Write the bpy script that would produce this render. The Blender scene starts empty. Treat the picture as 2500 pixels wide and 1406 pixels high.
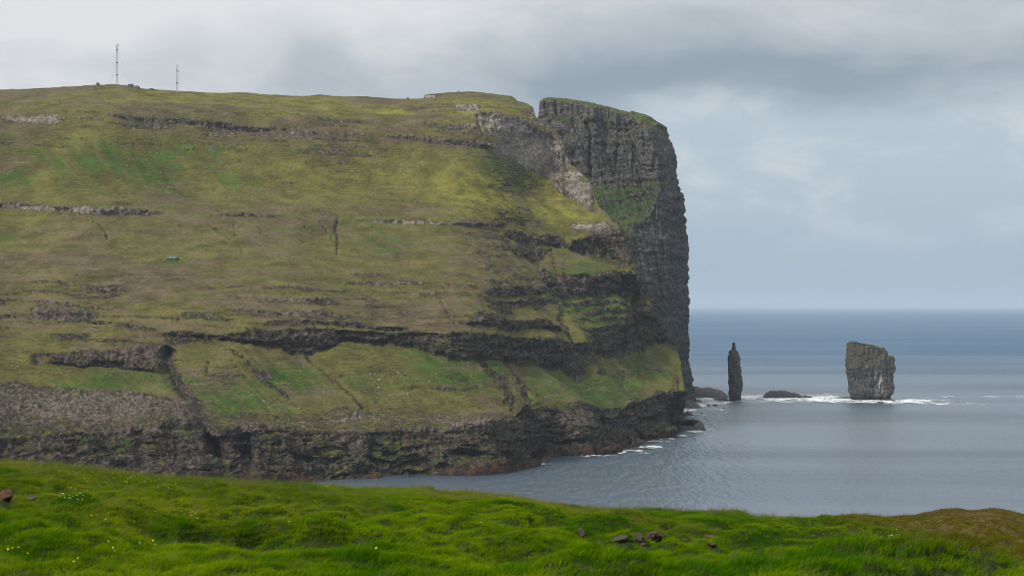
import bpy, bmesh, math, random
import numpy as np
from mathutils import Vector, Matrix

R = math.radians
rng = np.random.default_rng(7)
random.seed(7)
scene = bpy.context.scene
COL = scene.collection

# ---------------------------------------------------------------- camera
EYE = 113.0                      # metres above the sea
F = 5000.0                       # focal length in pixels of a 2500 px wide picture
HOR = 745.0                      # row of the eye-level line
cam_d = bpy.data.cameras.new('camera')
cam = bpy.data.objects.new('camera', cam_d)
COL.objects.link(cam)
cam.location = (0, 0, EYE)
cam.rotation_euler = (R(90), 0, 0)
cam_d.sensor_width = 36.0
cam_d.lens = 36.0 * F / 2500.0
cam_d.shift_y = (HOR - 703.0) / 2500.0
cam_d.clip_start = 0.5
cam_d.clip_end = 200000.0
cam_d.dof.use_dof = True
cam_d.dof.focus_distance = 1800.0
cam_d.dof.aperture_fstop = 9.0
scene.camera = cam

# ---------------------------------------------------------------- node helper
class NT:
    def __init__(self, tree):
        self.t = tree
    def n(self, typ, props=None, **ins):
        nd = self.t.nodes.new(typ)
        for k, v in (props or {}).items():
            setattr(nd, k, v)
        for k, v in ins.items():
            key = int(k[1:]) if k[0] == 'i' and k[1:].isdigit() else k.replace('_', ' ')
            self.set(nd.inputs[key], v)
        return nd
    def set(self, sock, v):
        if isinstance(v, bpy.types.NodeSocket):
            self.t.links.new(v, sock)
        elif v is not None:
            if isinstance(v, (tuple, list)) and len(v) == 3 and len(sock.default_value) == 4:
                v = (*v, 1.0)
            sock.default_value = v
    def math(self, op, a, b=None, c=None, clamp=False):
        nd = self.t.nodes.new('ShaderNodeMath'); nd.operation = op; nd.use_clamp = clamp
        self.set(nd.inputs[0], a)
        if b is not None: self.set(nd.inputs[1], b)
        if c is not None: self.set(nd.inputs[2], c)
        return nd.outputs[0]
    def mr(self, v, a, b, c=0.0, d=1.0, smooth=True):
        nd = self.t.nodes.new('ShaderNodeMapRange')
        nd.interpolation_type = 'SMOOTHSTEP' if smooth else 'LINEAR'
        for i, q in enumerate((v, a, b, c, d)): self.set(nd.inputs[i], q)
        return nd.outputs[0]
    def mix(self, f, a, b, typ='MIX'):
        nd = self.t.nodes.new('ShaderNodeMix'); nd.data_type = 'RGBA'; nd.blend_type = typ
        self.set(nd.inputs[0], f); self.set(nd.inputs[6], a); self.set(nd.inputs[7], b)
        return nd.outputs[2]
    def vmul(self, v, s):
        nd = self.t.nodes.new('ShaderNodeVectorMath'); nd.operation = 'MULTIPLY'
        self.set(nd.inputs[0], v); self.set(nd.inputs[1], s)
        return nd.outputs[0]
    def noise(self, vec, scale, detail=4.0, rough=0.55, dist=0.0, col=False):
        nd = self.n('ShaderNodeTexNoise', None, Vector=vec, Scale=scale, Detail=detail, Roughness=rough, Distortion=dist)
        return nd.outputs[1 if col else 0]
    def voro(self, vec, scale, feature='F1', out=0, rand=1.0):
        nd = self.n('ShaderNodeTexVoronoi', {'feature': feature}, Vector=vec, Scale=scale, Randomness=rand)
        return nd.outputs[out]
    def attr(self, name, out=2, typ='GEOMETRY'):
        nd = self.t.nodes.new('ShaderNodeAttribute'); nd.attribute_name = name; nd.attribute_type = typ
        return nd.outputs[out]

# ---------------------------------------------------------------- sky
SUN_EL, SUN_AZ = 42.0, -128.0        # degrees; azimuth from the view direction, negative to the left
world = bpy.data.worlds.new('World'); scene.world = world
world.use_nodes = True
wt = world.node_tree; wt.nodes.clear(); w = NT(wt)
tc = w.n('ShaderNodeTexCoord').outputs[0]
sep = w.n('ShaderNodeSeparateXYZ', None, Vector=tc)
dx, dy, dz = sep.outputs[0], sep.outputs[1], sep.outputs[2]
sky = w.n('ShaderNodeTexSky', {'sky_type': 'NISHITA', 'sun_disc': False, 'sun_elevation': R(SUN_EL), 'sun_rotation': R(SUN_AZ),
                               'air_density': 1.0, 'dust_density': 1.5, 'ozone_density': 1.2})
nish = w.mix(1.0, sky.outputs[0], (0.10, 0.10, 0.10), 'MULTIPLY')
nA = w.noise(w.vmul(tc, (3.0, 3.0, 7.0)), 2.6, 6.0, 0.55, 0.3)
nB = w.noise(w.vmul(tc, (5.0, 5.0, 11.0)), 3.4, 6.0, 0.58, 0.35)
# low clear gap over the sea, cloud deck above it
low = w.mix(w.mr(dz, 0.0, 0.075), (0.385, 0.487, 0.592), (0.475, 0.565, 0.650))
veil = w.math('MULTIPLY', w.mr(nB, 0.42, 0.68), w.mr(dz, 0.012, 0.06))
low = w.mix(w.math('MULTIPLY', veil, 0.85), low, (0.63, 0.685, 0.735))
edge = w.math('ADD', dz, w.math('MULTIPLY', w.math('SUBTRACT', nA, 0.5), 0.07))
edge = w.math('ADD', edge, w.math('MULTIPLY', dx, -0.05))
deck_f = w.mr(edge, 0.078, 0.102)
glow = w.math('ADD', w.math('MULTIPLY', dx, -0.7), w.math('MULTIPLY', dz, 1.5))     # thinner cloud towards the sun and higher up
def blob(x0, z0, sx, sz, tilt=0.0):
    a = w.math('DIVIDE', w.math('SUBTRACT', dx, x0), sx)
    zz = w.math('SUBTRACT', w.math('SUBTRACT', dz, z0), w.math('MULTIPLY', w.math('SUBTRACT', dx, x0), tilt))
    b = w.math('DIVIDE', zz, sz)
    return w.math('POWER', 2.718, w.math('MULTIPLY', w.math('ADD', w.math('MULTIPLY', a, a), w.math('MULTIPLY', b, b)), -1.0))
glow = w.math('ADD', glow, w.math('MULTIPLY', blob(-0.17, 0.150, 0.13, 0.030), 0.40))        # bright thin patch
glow = w.math('SUBTRACT', glow, w.math('MULTIPLY', blob(0.10, 0.100, 0.14, 0.024, -0.02), 0.55))   # heavy dark cloud bank
tone = w.math('ADD', w.math('ADD', glow, w.math('MULTIPLY', w.math('SUBTRACT', nA, 0.5), 1.3)), w.math('MULTIPLY', w.math('SUBTRACT', nB, 0.5), 0.5))
ramp = w.n('ShaderNodeValToRGB')
el = ramp.color_ramp.elements
el[0].position, el[0].color = 0.0, (0.30, 0.365, 0.43, 1)
el[1].position, el[1].color = 1.0, (0.79, 0.80, 0.815, 1)
e2 = el.new(0.45); e2.color = (0.50, 0.55, 0.60, 1)
e3 = el.new(0.75); e3.color = (0.68, 0.70, 0.725, 1)
w.set(ramp.inputs[0], w.mr(tone, -0.30, 0.62, smooth=False))
up = w.mr(dz, 0.16, 0.60, 1.0, 1.3)      # an overcast sky is brightest overhead
deck = w.mix(1.0, ramp.outputs[0], w.n('ShaderNodeCombineColor', None, i0=up, i1=up, i2=up).outputs[0], 'MULTIPLY')
cloud = w.mix(deck_f, low, deck)
final = w.mix(0.07, cloud, nish)
bg = w.n('ShaderNodeBackground', None, Color=final, Strength=1.0)
wo = w.n('ShaderNodeOutputWorld', None, Surface=bg.outputs[0])

# ---------------------------------------------------------------- sun and exposure
sd = bpy.data.lights.new('sun', 'SUN')
sd.energy = 3.0; sd.angle = R(6); sd.color = (1.0, 0.95, 0.86)
sun = bpy.data.objects.new('sun', sd); COL.objects.link(sun)
sdir = Vector((math.sin(R(SUN_AZ)) * math.cos(R(SUN_EL)), math.cos(R(SUN_AZ)) * math.cos(R(SUN_EL)), math.sin(R(SUN_EL))))
sun.rotation_euler = sdir.to_track_quat('Z', 'Y').to_euler()
sun.location = (-200, 0, 600)
vs = scene.view_settings
vs.view_transform = 'Standard'; vs.look = 'None'; vs.exposure = 0.0; vs.gamma = 1.0; vs.use_curve_mapping = False
scene.cycles.use_denoising = True
scene.cycles.filter_width = 1.05
scene.cycles.max_bounces = 6
scene.cycles.transparent_max_bounces = 8
scene.cycles.volume_bounces = 1

# ---------------------------------------------------------------- numeric helpers
PERM = rng.permutation(256).astype(np.int32); PERM = np.concatenate([PERM, PERM, PERM])
VALS = (rng.random(256) * 2 - 1).astype(np.float32)
def vnoise(x, y, z):
    xf, yf, zf = np.floor(x), np.floor(y), np.floor(z)
    xi, yi, zi = xf.astype(np.int32) & 255, yf.astype(np.int32) & 255, zf.astype(np.int32) & 255
    u, v, t = (x - xf).astype(np.float32), (y - yf).astype(np.float32), (z - zf).astype(np.float32)
    u = u * u * u * (u * (u * 6 - 15) + 10); v = v * v * v * (v * (v * 6 - 15) + 10); t = t * t * t * (t * (t * 6 - 15) + 10)
    x1, y1, z1 = (xi + 1) & 255, (yi + 1) & 255, (zi + 1) & 255
    def h(a, b, c): return VALS[PERM[PERM[PERM[a] + b] + c]]
    l = lambda a, b, f: a + (b - a) * f
    return l(l(l(h(xi, yi, zi), h(x1, yi, zi), u), l(h(xi, y1, zi), h(x1, y1, zi), u), v),
             l(l(h(xi, yi, z1), h(x1, yi, z1), u), l(h(xi, y1, z1), h(x1, y1, z1), u), v), t)
def fbm(x, y, z, octv=4, gain=0.5):
    s = 0.0; a = 1.0; tot = 0.0
    for k in range(octv):
        s = s + a * vnoise(x + 17.3 * k, y + 5.1 * k, z + 9.7 * k); tot += a
        x, y, z, a = x * 2.03, y * 2.03, z * 2.03, a * gain
    return s / tot
def ss(x, a, b):
    t = np.clip((x - a) / (b - a), 0, 1)
    return t * t * (3 - 2 * t)
def pl(pts, x):
    p = np.array(pts, float)
    return np.interp(x, p[:, 0], p[:, 1])
def world_pt(px, py, d):
    """A point d metres ahead of the viewpoint seen in that direction."""
    return np.stack([(px - 1250.0) / F * d, d + 0 * px, EYE + (HOR - py) / F * d], -1)
def seg_dist(px, py, pts):
    best = np.full(px.shape, 1e9, np.float32); par = np.zeros(px.shape, np.float32)
    n = len(pts) - 1
    for i in range(n):
        (ax, ay), (bx, by) = pts[i], pts[i + 1]
        L2 = (bx - ax) ** 2 + (by - ay) ** 2
        t = np.clip(((px - ax) * (bx - ax) + (py - ay) * (by - ay)) / L2, 0, 1)
        d = np.hypot(px - ax - t * (bx - ax), py - ay - t * (by - ay))
        m = d < best
        best = np.where(m, d, best); par = np.where(m, (i + t) / n, par)
    return best, par
def gblur(a, sigma, axis):
    r = int(3 * sigma + 1); k = np.exp(-0.5 * (np.arange(-r, r + 1) / sigma) ** 2); k /= k.sum()
    pad = [(0, 0)] * a.ndim; pad[axis] = (r, r)
    b = np.pad(a, pad, mode='edge'); out = np.zeros_like(a)
    for i, q in enumerate(k):
        sl = [slice(None)] * a.ndim; sl[axis] = slice(i, i + a.shape[axis]); out += q * b[tuple(sl)]
    return out

def tag(o, label=None, cat=None, group=None, kind=None):
    if label: o['label'] = label
    if cat: o['category'] = cat
    if group: o['group'] = group
    if kind: o['kind'] = kind
    return o
def mesh_obj(name, verts, faces, mat, parent=None, smooth=True, attrs=None, loc=None):
    me = bpy.data.meshes.new(name)
    verts = np.asarray(verts, np.float32).reshape(-1, 3)
    faces = np.asarray(faces, np.int32)
    k = faces.shape[1]
    me.vertices.add(len(verts)); me.vertices.foreach_set('co', verts.ravel())
    me.loops.add(faces.size); me.loops.foreach_set('vertex_index', faces.ravel())
    me.polygons.add(len(faces)); me.polygons.foreach_set('loop_start', np.arange(0, faces.size, k, dtype=np.int32))
    me.update(calc_edges=True)
    me.polygons.foreach_set('use_smooth', np.full(len(faces), smooth))
    for an, av in (attrs or {}).items():
        at = me.attributes.new(an, 'FLOAT', 'POINT'); at.data.foreach_set('value', np.asarray(av, np.float32).ravel())
    me.materials.append(mat)
    o = bpy.data.objects.new(name, me); COL.objects.link(o)
    if loc is not None: o.location = loc
    if parent is not None: o.parent = parent
    return o
def grid_faces(nr, nc, wrap=False):
    i = np.arange(nr - 1)[:, None]; j = np.arange(nc if wrap else nc - 1)[None, :]
    j1 = (j + 1) % nc
    f = np.stack([i * nc + j + 0 * i, i * nc + j1 + 0 * i, (i + 1) * nc + j1, (i + 1) * nc + j + 0 * i], -1)
    return f.reshape(-1, 4)
def grid_normals(P):
    du = np.gradient(P, axis=1); dv = np.gradient(P, axis=0)
    n = np.cross(du, dv); n /= (np.linalg.norm(n, axis=-1, keepdims=True) + 1e-9)
    return n
def empty(name, loc, rz=0.0):
    o = bpy.data.objects.new(name, None); COL.objects.link(o)
    o.location = loc; o.rotation_euler = (0, 0, rz); o.empty_display_size = 0.5
    return o
class MB:
    """Collects boxes and bars into one mesh."""
    def __init__(self): self.v = []; self.f = []
    def box(self, x0, x1, y0, y1, z0, z1):
        b = len(self.v)
        self.v += [(x0, y0, z0), (x1, y0, z0), (x1, y1, z0), (x0, y1, z0), (x0, y0, z1), (x1, y0, z1), (x1, y1, z1), (x0, y1, z1)]
        self.f += [tuple(b + q for q in t) for t in ((0, 3, 2, 1), (4, 5, 6, 7), (0, 1, 5, 4), (1, 2, 6, 5), (2, 3, 7, 6), (3, 0, 4, 7))]
        return self
    def bar(self, a, c, r):
        a, c = Vector(a), Vector(c); d = (c - a).normalized()
        u = d.orthogonal().normalized(); v = d.cross(u); b = len(self.v)
        for p in (a, c):
            for s, t in ((1, 1), (-1, 1), (-1, -1), (1, -1)):
                self.v.append(tuple(p + u * r * s + v * r * t))
        self.f += [tuple(b + q for q in t) for t in ((0, 1, 2, 3), (7, 6, 5, 4), (0, 4, 5, 1), (1, 5, 6, 2), (2, 6, 7, 3), (3, 7, 4, 0))]
        return self
    def build(self, name, mat, parent=None, smooth=False):
        return mesh_obj(name, self.v, self.f, mat, parent, smooth)

# ---------------------------------------------------------------- materials
def new_mat(name):
    m = bpy.data.materials.new(name); m.use_nodes = True
    m.node_tree.nodes.clear()
    return m, NT(m.node_tree)
def finish(t, col, rough=0.9, spec=0.2, normal=None, **kw):
    b = t.n('ShaderNodeBsdfPrincipled')
    t.set(b.inputs['Base Color'], col); t.set(b.inputs['Roughness'], rough); t.set(b.inputs['Specular IOR Level'], spec)
    if normal is not None: t.set(b.inputs['Normal'], normal)
    for k, v in kw.items(): t.set(b.inputs[k.replace('_', ' ')], v)
    t.n('ShaderNodeOutputMaterial', None, Surface=b.outputs[0])
    return b

def land_material(name, rock_dark, rock_light, olive, lush, heath, sunlit_gold):
    m, t = new_mat(name)
    g = t.n('ShaderNodeNewGeometry'); pos, nor = g.outputs['Position'], g.outputs['Normal']
    nz = t.n('ShaderNodeSeparateXYZ', None, Vector=nor).outputs[2]
    sp = t.n('ShaderNodeSeparateXYZ', None, Vector=pos); X_, Y_, Z_ = sp.outputs
    rock, lushA, scree, wet, sunlit_goldA = t.attr('rock'), t.attr('lush'), t.attr('scree'), t.attr('wet'), t.attr('sunlit_gold')
    n_pix = t.noise(pos, 1.1, 3.0, 0.7)
    n_fine = t.noise(pos, 0.33, 5.0, 0.65)
    n_mid = t.noise(pos, 0.055, 5.0, 0.6)
    n_big = t.noise(pos, 0.011, 4.0, 0.55)
    streak = t.noise(t.vmul(pos, (0.022, 0.022, 0.34)), 1.0, 5.0, 0.62, 0.4)     # along the beds
    streak2 = t.noise(t.vmul(pos, (0.09, 0.09, 1.0)), 1.0, 4.0, 0.65)
    u_ = t.math('ADD', t.math('MULTIPLY', X_, 0.09), t.math('MULTIPLY', Y_, 0.068))   # across the fall line
    t_ = t.math('ADD', t.math('MULTIPLY', X_, 0.008), t.math('MULTIPLY', Y_, -0.0105))
    fall = t.noise(t.n('ShaderNodeCombineXYZ', None, X=u_, Y=t_, Z=0.0).outputs[0], 1.0, 5.0, 0.6, 0.3)
    c5 = lambda q, k: t.math('MULTIPLY', t.math('SUBTRACT', q, 0.5), k * 1.55)
    steep = t.mr(nz, 0.64, 0.40)
    r = t.math('ADD', t.math('MULTIPLY', rock, 0.80), t.math('MULTIPLY', steep, 0.50))
    r = t.math('ADD', r, t.math('MULTIPLY', scree, t.math('ADD', 0.16, c5(n_fine, 1.3))))
    r = t.math('ADD', r, t.math('ADD', c5(n_fine, 0.55), t.math('ADD', c5(streak2, 0.75), t.math('ADD', c5(n_pix, 0.25), c5(fall, 0.5)))))
    rf = t.mr(r, 0.42, 0.62)
    lf = t.math('ADD', lushA, t.math('ADD', c5(n_big, 2.2), t.math('ADD', c5(n_mid, 1.5), c5(fall, 1.5))))
    gcol = t.mix(t.mr(lf, 0.05, 0.9), olive, lush)
    gcol = t.mix(t.math('MULTIPLY', sunlit_goldA, t.mr(n_mid, 0.3, 0.6, 0.5, 1.0)), gcol, sunlit_gold)  # golden turf with the sunlit patch painted in
    hf = t.math('SUBTRACT', t.math('ADD', t.math('ADD', 0.5, c5(streak, 1.1)), t.math('ADD', c5(streak2, 0.45), t.math('ADD', c5(n_mid, 0.5), c5(n_big, 0.9)))), t.math('ADD', t.math('MULTIPLY', lushA, 0.30), t.math('MULTIPLY', sunlit_goldA, 0.1)))
    gcol = t.mix(t.math('MULTIPLY', t.mr(hf, 0.42, 0.66), 0.9), gcol, heath)
    tint = t.math('MULTIPLY', t.math('MULTIPLY', t.mr(n_fine, 0.34, 0.66, 0.76, 1.24, False), t.mr(n_pix, 0.34, 0.66, 0.86, 1.14, False)), t.mr(n_mid, 0.36, 0.64, 0.72, 1.28, False))
    gcol = t.mix(1.0, gcol, t.n('ShaderNodeCombineColor', None, i0=tint, i1=tint, i2=tint).outputs[0], 'MULTIPLY')
    wob = t.n('ShaderNodeVectorMath', {'operation': 'MULTIPLY_ADD'})
    t.set(wob.inputs[0], t.n('ShaderNodeVectorMath', {'operation': 'SUBTRACT'}, i0=t.noise(pos, 0.09, 3.0, 0.6, 0.0, True), i1=(0.5, 0.5, 0.5)).outputs[0])
    wob.inputs[1].default_value = (16.0, 16.0, 16.0); t.set(wob.inputs[2], pos); wp = wob.outputs[0]
    joint = t.noise(t.vmul(wp, (0.36, 0.36, 0.11)), 1.0, 5.0, 0.65)
    beds = t.noise(t.vmul(wp, (0.03, 0.03, 0.38)), 1.0, 5.0, 0.6)
    blocks = t.voro(pos, 0.42, 'F1', 0)
    rk = t.math('ADD', t.math('MULTIPLY', joint, 0.28), t.math('ADD', t.math('MULTIPLY', beds, 0.46), t.math('ADD', t.math('MULTIPLY', n_fine, 0.25), t.math('MULTIPLY', n_pix, 0.22))))
    rk = t.math('ADD', rk, t.math('MULTIPLY', scree, 0.10))
    rcol = t.mix(t.mr(rk, 0.50, 0.76), rock_dark, rock_light)
    seep_shade = t.mr(t.math('ADD', Z_, c5(n_mid, 70.0)), 165.0, 70.0)  # low rock darkened: seepage plus cloud shade put into the colour
    rcol = t.mix(t.math('MULTIPLY', seep_shade, 0.30), rcol, t.mix(1.0, rcol, (0.30, 0.30, 0.34), 'MULTIPLY'))
    paleA = t.attr('pale')
    rcol = t.mix(t.math('MULTIPLY', paleA, t.mr(rk, 0.42, 0.60, 0.25, 1.0)), rcol, (0.44, 0.385, 0.33))  # pale rock tone, raised to make up for sun missing on the crag
    crack = t.math('MULTIPLY', t.mr(t.math('ABSOLUTE', t.math('SUBTRACT', joint, 0.47)), 0.026, 0.0), t.math('SUBTRACT', 1.0, t.math('MULTIPLY', scree, 0.7)))
    rcol = t.mix(t.math('MULTIPLY', crack, 0.8), rcol, (0.012, 0.011, 0.012))
    lich = t.mr(t.noise(pos, 0.8, 3.0, 0.7), 0.60, 0.72)
    rcol = t.mix(t.math('MULTIPLY', lich, 0.45), rcol, (0.30, 0.275, 0.24))
    mossy = t.math('MULTIPLY', t.mr(n_mid, 0.50, 0.66), t.mr(nz, 0.15, 0.5))
    rcol = t.mix(t.math('MULTIPLY', mossy, t.math('MULTIPLY', 0.75, t.math('SUBTRACT', 1.0, scree))), rcol, lush)
    ft = t.mix(t.mr(t.noise(pos, 0.16, 4.0, 0.6), 0.4, 0.66), (0.030, 0.020, 0.017), (0.105, 0.050, 0.028))
    pale = t.mr(t.noise(t.vmul(pos, (0.05, 0.05, 0.7)), 1.0, 4.0, 0.6), 0.6, 0.72)
    ft = t.mix(t.math('MULTIPLY', pale, 0.3), ft, (0.20, 0.19, 0.16))
    rcol = t.mix(wet, rcol, ft)
    col = t.mix(t.math('MAXIMUM', rf, wet), gcol, rcol)
    hgt = t.math('ADD', t.math('MULTIPLY', joint, 1.3), t.math('ADD', t.math('MULTIPLY', beds, 0.9), t.math('MULTIPLY', blocks, 0.7)))
    hgt = t.math('MULTIPLY', hgt, t.math('ADD', 0.10, rf))
    hgt = t.math('ADD', hgt, t.math('ADD', t.math('MULTIPLY', n_fine, 0.7), t.math('MULTIPLY', n_pix, 0.25)))
    trk = t.math('FRACT', t.math('ADD', t.math('MULTIPLY', Z_, 0.42), t.math('ADD', c5(n_mid, 3.0), c5(n_fine, 0.8))))     # sheep tracks along the slope
    trk = t.math('MULTIPLY', t.math('MULTIPLY', t.mr(t.math('ABSOLUTE', t.math('SUBTRACT', trk, 0.5)), 0.22, 0.06), t.mr(t.noise(pos, 0.02, 3.0, 0.5), 0.42, 0.6)), t.math('SUBTRACT', 1.0, rf))
    hgt = t.math('SUBTRACT', hgt, t.math('MULTIPLY', trk, 0.5))
    bump = t.n('ShaderNodeBump', None, Strength=1.0, Distance=1.8, Height=hgt)
    finish(t, col, 0.95, 0.12, bump.outputs[0])
    return m

M = {}
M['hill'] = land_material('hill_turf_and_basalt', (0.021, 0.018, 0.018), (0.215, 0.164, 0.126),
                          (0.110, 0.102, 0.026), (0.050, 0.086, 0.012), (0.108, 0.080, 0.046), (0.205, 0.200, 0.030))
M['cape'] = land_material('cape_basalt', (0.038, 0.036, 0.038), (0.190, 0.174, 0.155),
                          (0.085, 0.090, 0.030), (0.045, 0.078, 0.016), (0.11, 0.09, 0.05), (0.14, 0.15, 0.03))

def stack_material():
    m, t = new_mat('sea_stack_basalt')
    g = t.n('ShaderNodeNewGeometry'); pos = g.outputs['Position']
    pz = t.n('ShaderNodeSeparateXYZ', None, Vector=pos).outputs[2]
    nz = t.n('ShaderNodeSeparateXYZ', None, Vector=g.outputs['Normal']).outputs[2]
    joint = t.noise(t.vmul(pos, (0.5, 0.5, 0.12)), 1.0, 5.0, 0.65)
    beds = t.noise(t.vmul(pos, (0.05, 0.05, 0.8)), 1.0, 4.0, 0.65)
    nf = t.noise(pos, 0.35, 5.0, 0.65)
    v = t.math('ADD', t.math('MULTIPLY', joint, 0.4), t.math('ADD', t.math('MULTIPLY', beds, 0.45), t.math('MULTIPLY', nf, 0.3)))
    col = t.mix(t.mr(v, 0.42, 0.74), (0.022, 0.021, 0.024), (0.130, 0.116, 0.108))
    wv = t.math('ADD', pz, t.math('MULTIPLY', t.math('SUBTRACT', nf, 0.5), 26.0))
    col = t.mix(t.math('MULTIPLY', t.mr(wv, 38.0, 52.0), 0.40), col, (0.115, 0.098, 0.055))
    col = t.mix(t.math('MULTIPLY', t.mr(nz, 0.25, 0.7), t.mr(wv, 30.0, 45.0)), col, (0.075, 0.088, 0.026))
    guano = t.math('MULTIPLY', t.attr('guano'), t.mr(t.noise(t.vmul(pos, (0.4, 0.4, 0.11)), 1.0, 5.0, 0.7), 0.46, 0.62))
    col = t.mix(guano, col, (0.50, 0.49, 0.46))
    col = t.mix(t.mr(pz, 6.0, 3.0), col, (0.030, 0.022, 0.020))
    bump = t.n('ShaderNodeBump', None, Strength=0.9, Distance=1.4, Height=t.math('ADD', t.math('MULTIPLY', joint, 1.3), t.math('ADD', t.math('MULTIPLY', beds, 0.7), nf)))
    finish(t, col, 0.92, 0.15, bump.outputs[0])
    return m
M['stack'] = stack_material()

def rock_material(name, dark, light, moss, scale, wet=False):
    m, t = new_mat(name)
    g = t.n('ShaderNodeNewGeometry'); pos = g.outputs['Position']
    nz = t.n('ShaderNodeSeparateXYZ', None, Vector=g.outputs['Normal']).outputs[2]
    a = t.noise(pos, scale, 6.0, 0.65); b = t.noise(pos, scale * 0.25, 3.0, 0.5)
    col = t.mix(t.mr(t.math('ADD', t.math('MULTIPLY', a, 0.6), t.math('MULTIPLY', b, 0.4)), 0.36, 0.64), dark, light)
    if moss: col = t.mix(t.math('MULTIPLY', t.mr(b, 0.46, 0.6), t.mr(nz, 0.1, 0.7)), col, moss)
    bump = t.n('ShaderNodeBump', None, Strength=0.8, Distance=0.35 / scale, Height=a)
    finish(t, col, 0.55 if wet else 0.93, 0.4 if wet else 0.15, bump.outputs[0])
    return m
M['skerry'] = rock_material('wet_skerry_rock', (0.009, 0.008, 0.008), (0.042, 0.030, 0.025), None, 0.35, True)
M['stone'] = rock_material('field_stone', (0.030, 0.023, 0.018), (0.125, 0.098, 0.070), (0.06, 0.06, 0.03), 9.0)
M['redstone'] = rock_material('rusty_field_stone', (0.040, 0.022, 0.015), (0.13, 0.075, 0.05), None, 9.0)
M['pale_boulder'] = rock_material('pale_boulder', (0.10, 0.095, 0.09), (0.30, 0.285, 0.26), None, 0.8)
M['masonry'] = rock_material('dry_stone_masonry', (0.06, 0.055, 0.05), (0.19, 0.175, 0.16), None, 0.9)

def plain(name, col, rough=0.6, metal=0.0, vary=0.12, scale=2.0):
    m, t = new_mat(name)
    pos = t.n('ShaderNodeNewGeometry').outputs['Position']
    n = t.mr(t.noise(pos, scale, 4.0), 0.3, 0.7, 1 - vary, 1 + vary, False)
    c = t.mix(1.0, col, t.n('ShaderNodeCombineColor', None, i0=n, i1=n, i2=n).outputs[0], 'MULTIPLY')
    finish(t, c, rough, 0.3, None, Metallic=metal)
    return m
M['galv'] = plain('galvanised_steel', (0.46, 0.48, 0.51), 0.5, 0.0)
M['dark_steel'] = plain('dark_steel', (0.07, 0.075, 0.085), 0.55, 0.3)
M['antenna'] = plain('antenna_shell', (0.42, 0.43, 0.44), 0.5)
M['green_roof'] = plain('green_sheet_roof', (0.070, 0.115, 0.082), 0.7, 0.0, 0.2, 1.2)
M['pale_sheet'] = plain('faded_roof_sheet', (0.15, 0.19, 0.145), 0.7, 0.0, 0.15, 1.2)
M['hut_wall'] = plain('dark_hut_wall', (0.065, 0.06, 0.062), 0.9, 0.0, 0.3, 1.5)
M['door'] = plain('green_door_paint', (0.05, 0.10, 0.07), 0.6)
M['brick_red'] = plain('reddish_chimney_stone', (0.22, 0.13, 0.10), 0.9)

# ---------------------------------------------------------------- sea
def sea_material():
    m, t = new_mat('sea_water')
    pos = t.n('ShaderNodeNewGeometry').outputs['Position']
    lanes = t.noise(t.vmul(pos, (0.0009, 0.0026, 1.0)), 1.0, 4.0, 0.5, 0.6)
    chop = t.noise(t.vmul(pos, (0.11, 0.085, 1.0)), 1.0, 5.0, 0.62)
    swell = t.noise(t.vmul(pos, (0.026, 0.017, 1.0)), 1.0, 4.0, 0.6)
    ripple = t.noise(t.vmul(pos, (0.6, 0.6, 1.0)), 1.0, 3.0, 0.6)
    calm = t.mr(lanes, 0.38, 0.62)
    off = t.mr(t.n('ShaderNodeSeparateXYZ', None, Vector=pos).outputs[1], 1600.0, 5800.0)
    runs = t.noise(t.vmul(pos, (0.15, 0.036, 1.0)), 1.0, 3.0, 0.6)
    runs2 = t.noise(t.vmul(pos, (0.045, 0.009, 1.0)), 1.0, 3.0, 0.6)
    h = t.math('ADD', t.math('MULTIPLY', swell, 3.0), t.math('ADD', t.math('MULTIPLY', chop, 2.0), t.math('MULTIPLY', ripple, 0.4)))
    h = t.math('ADD', h, t.math('ADD', t.math('MULTIPLY', runs, 6.5), t.math('MULTIPLY', t.math('MULTIPLY', runs2, off), 9.0)))
    bump = t.n('ShaderNodeBump', None, Strength=t.math('ADD', t.mr(lanes, 0.36, 0.64, 0.60, 0.38), t.math('MULTIPLY', off, 0.3)), Distance=1.0, Height=h)
    col = t.mix(off, t.mix(calm, (0.020, 0.048, 0.072), (0.058, 0.090, 0.126)), (0.012, 0.080, 0.165))     # grey-green bay, deep blue offshore
    b = t.n('ShaderNodeBsdfPrincipled')
    t.set(b.inputs['Base Color'], col); t.set(b.inputs['IOR'], 1.36)
    t.set(b.inputs['Roughness'], t.math('ADD', t.mr(lanes, 0.36, 0.64, 0.34, 0.28), t.math('MULTIPLY', off, 0.16))); t.set(b.inputs['Normal'], bump.outputs[0]); t.set(b.inputs['Specular IOR Level'], t.mr(off, 0.0, 1.0, 0.95, 0.34))
    t.n('ShaderNodeOutputMaterial', None, Surface=b.outputs[0])
    return m
M['sea'] = sea_material()
yy = np.concatenate([np.linspace(-400, 3000, 35), np.geomspace(3300, 130000, 28)])
xx = np.concatenate([-np.geomspace(40000, 900, 14), np.linspace(-800, 800, 17), np.geomspace(900, 40000, 14)])
X, Y = np.meshgrid(xx, yy)
sea = mesh_obj('sea', np.stack([X, Y, 0 * X], -1), grid_faces(len(yy), len(xx)), M['sea'])
tag(sea, 'grey blue wind-ruffled sea reaching to the hazy horizon', 'sea', kind='structure')

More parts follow.
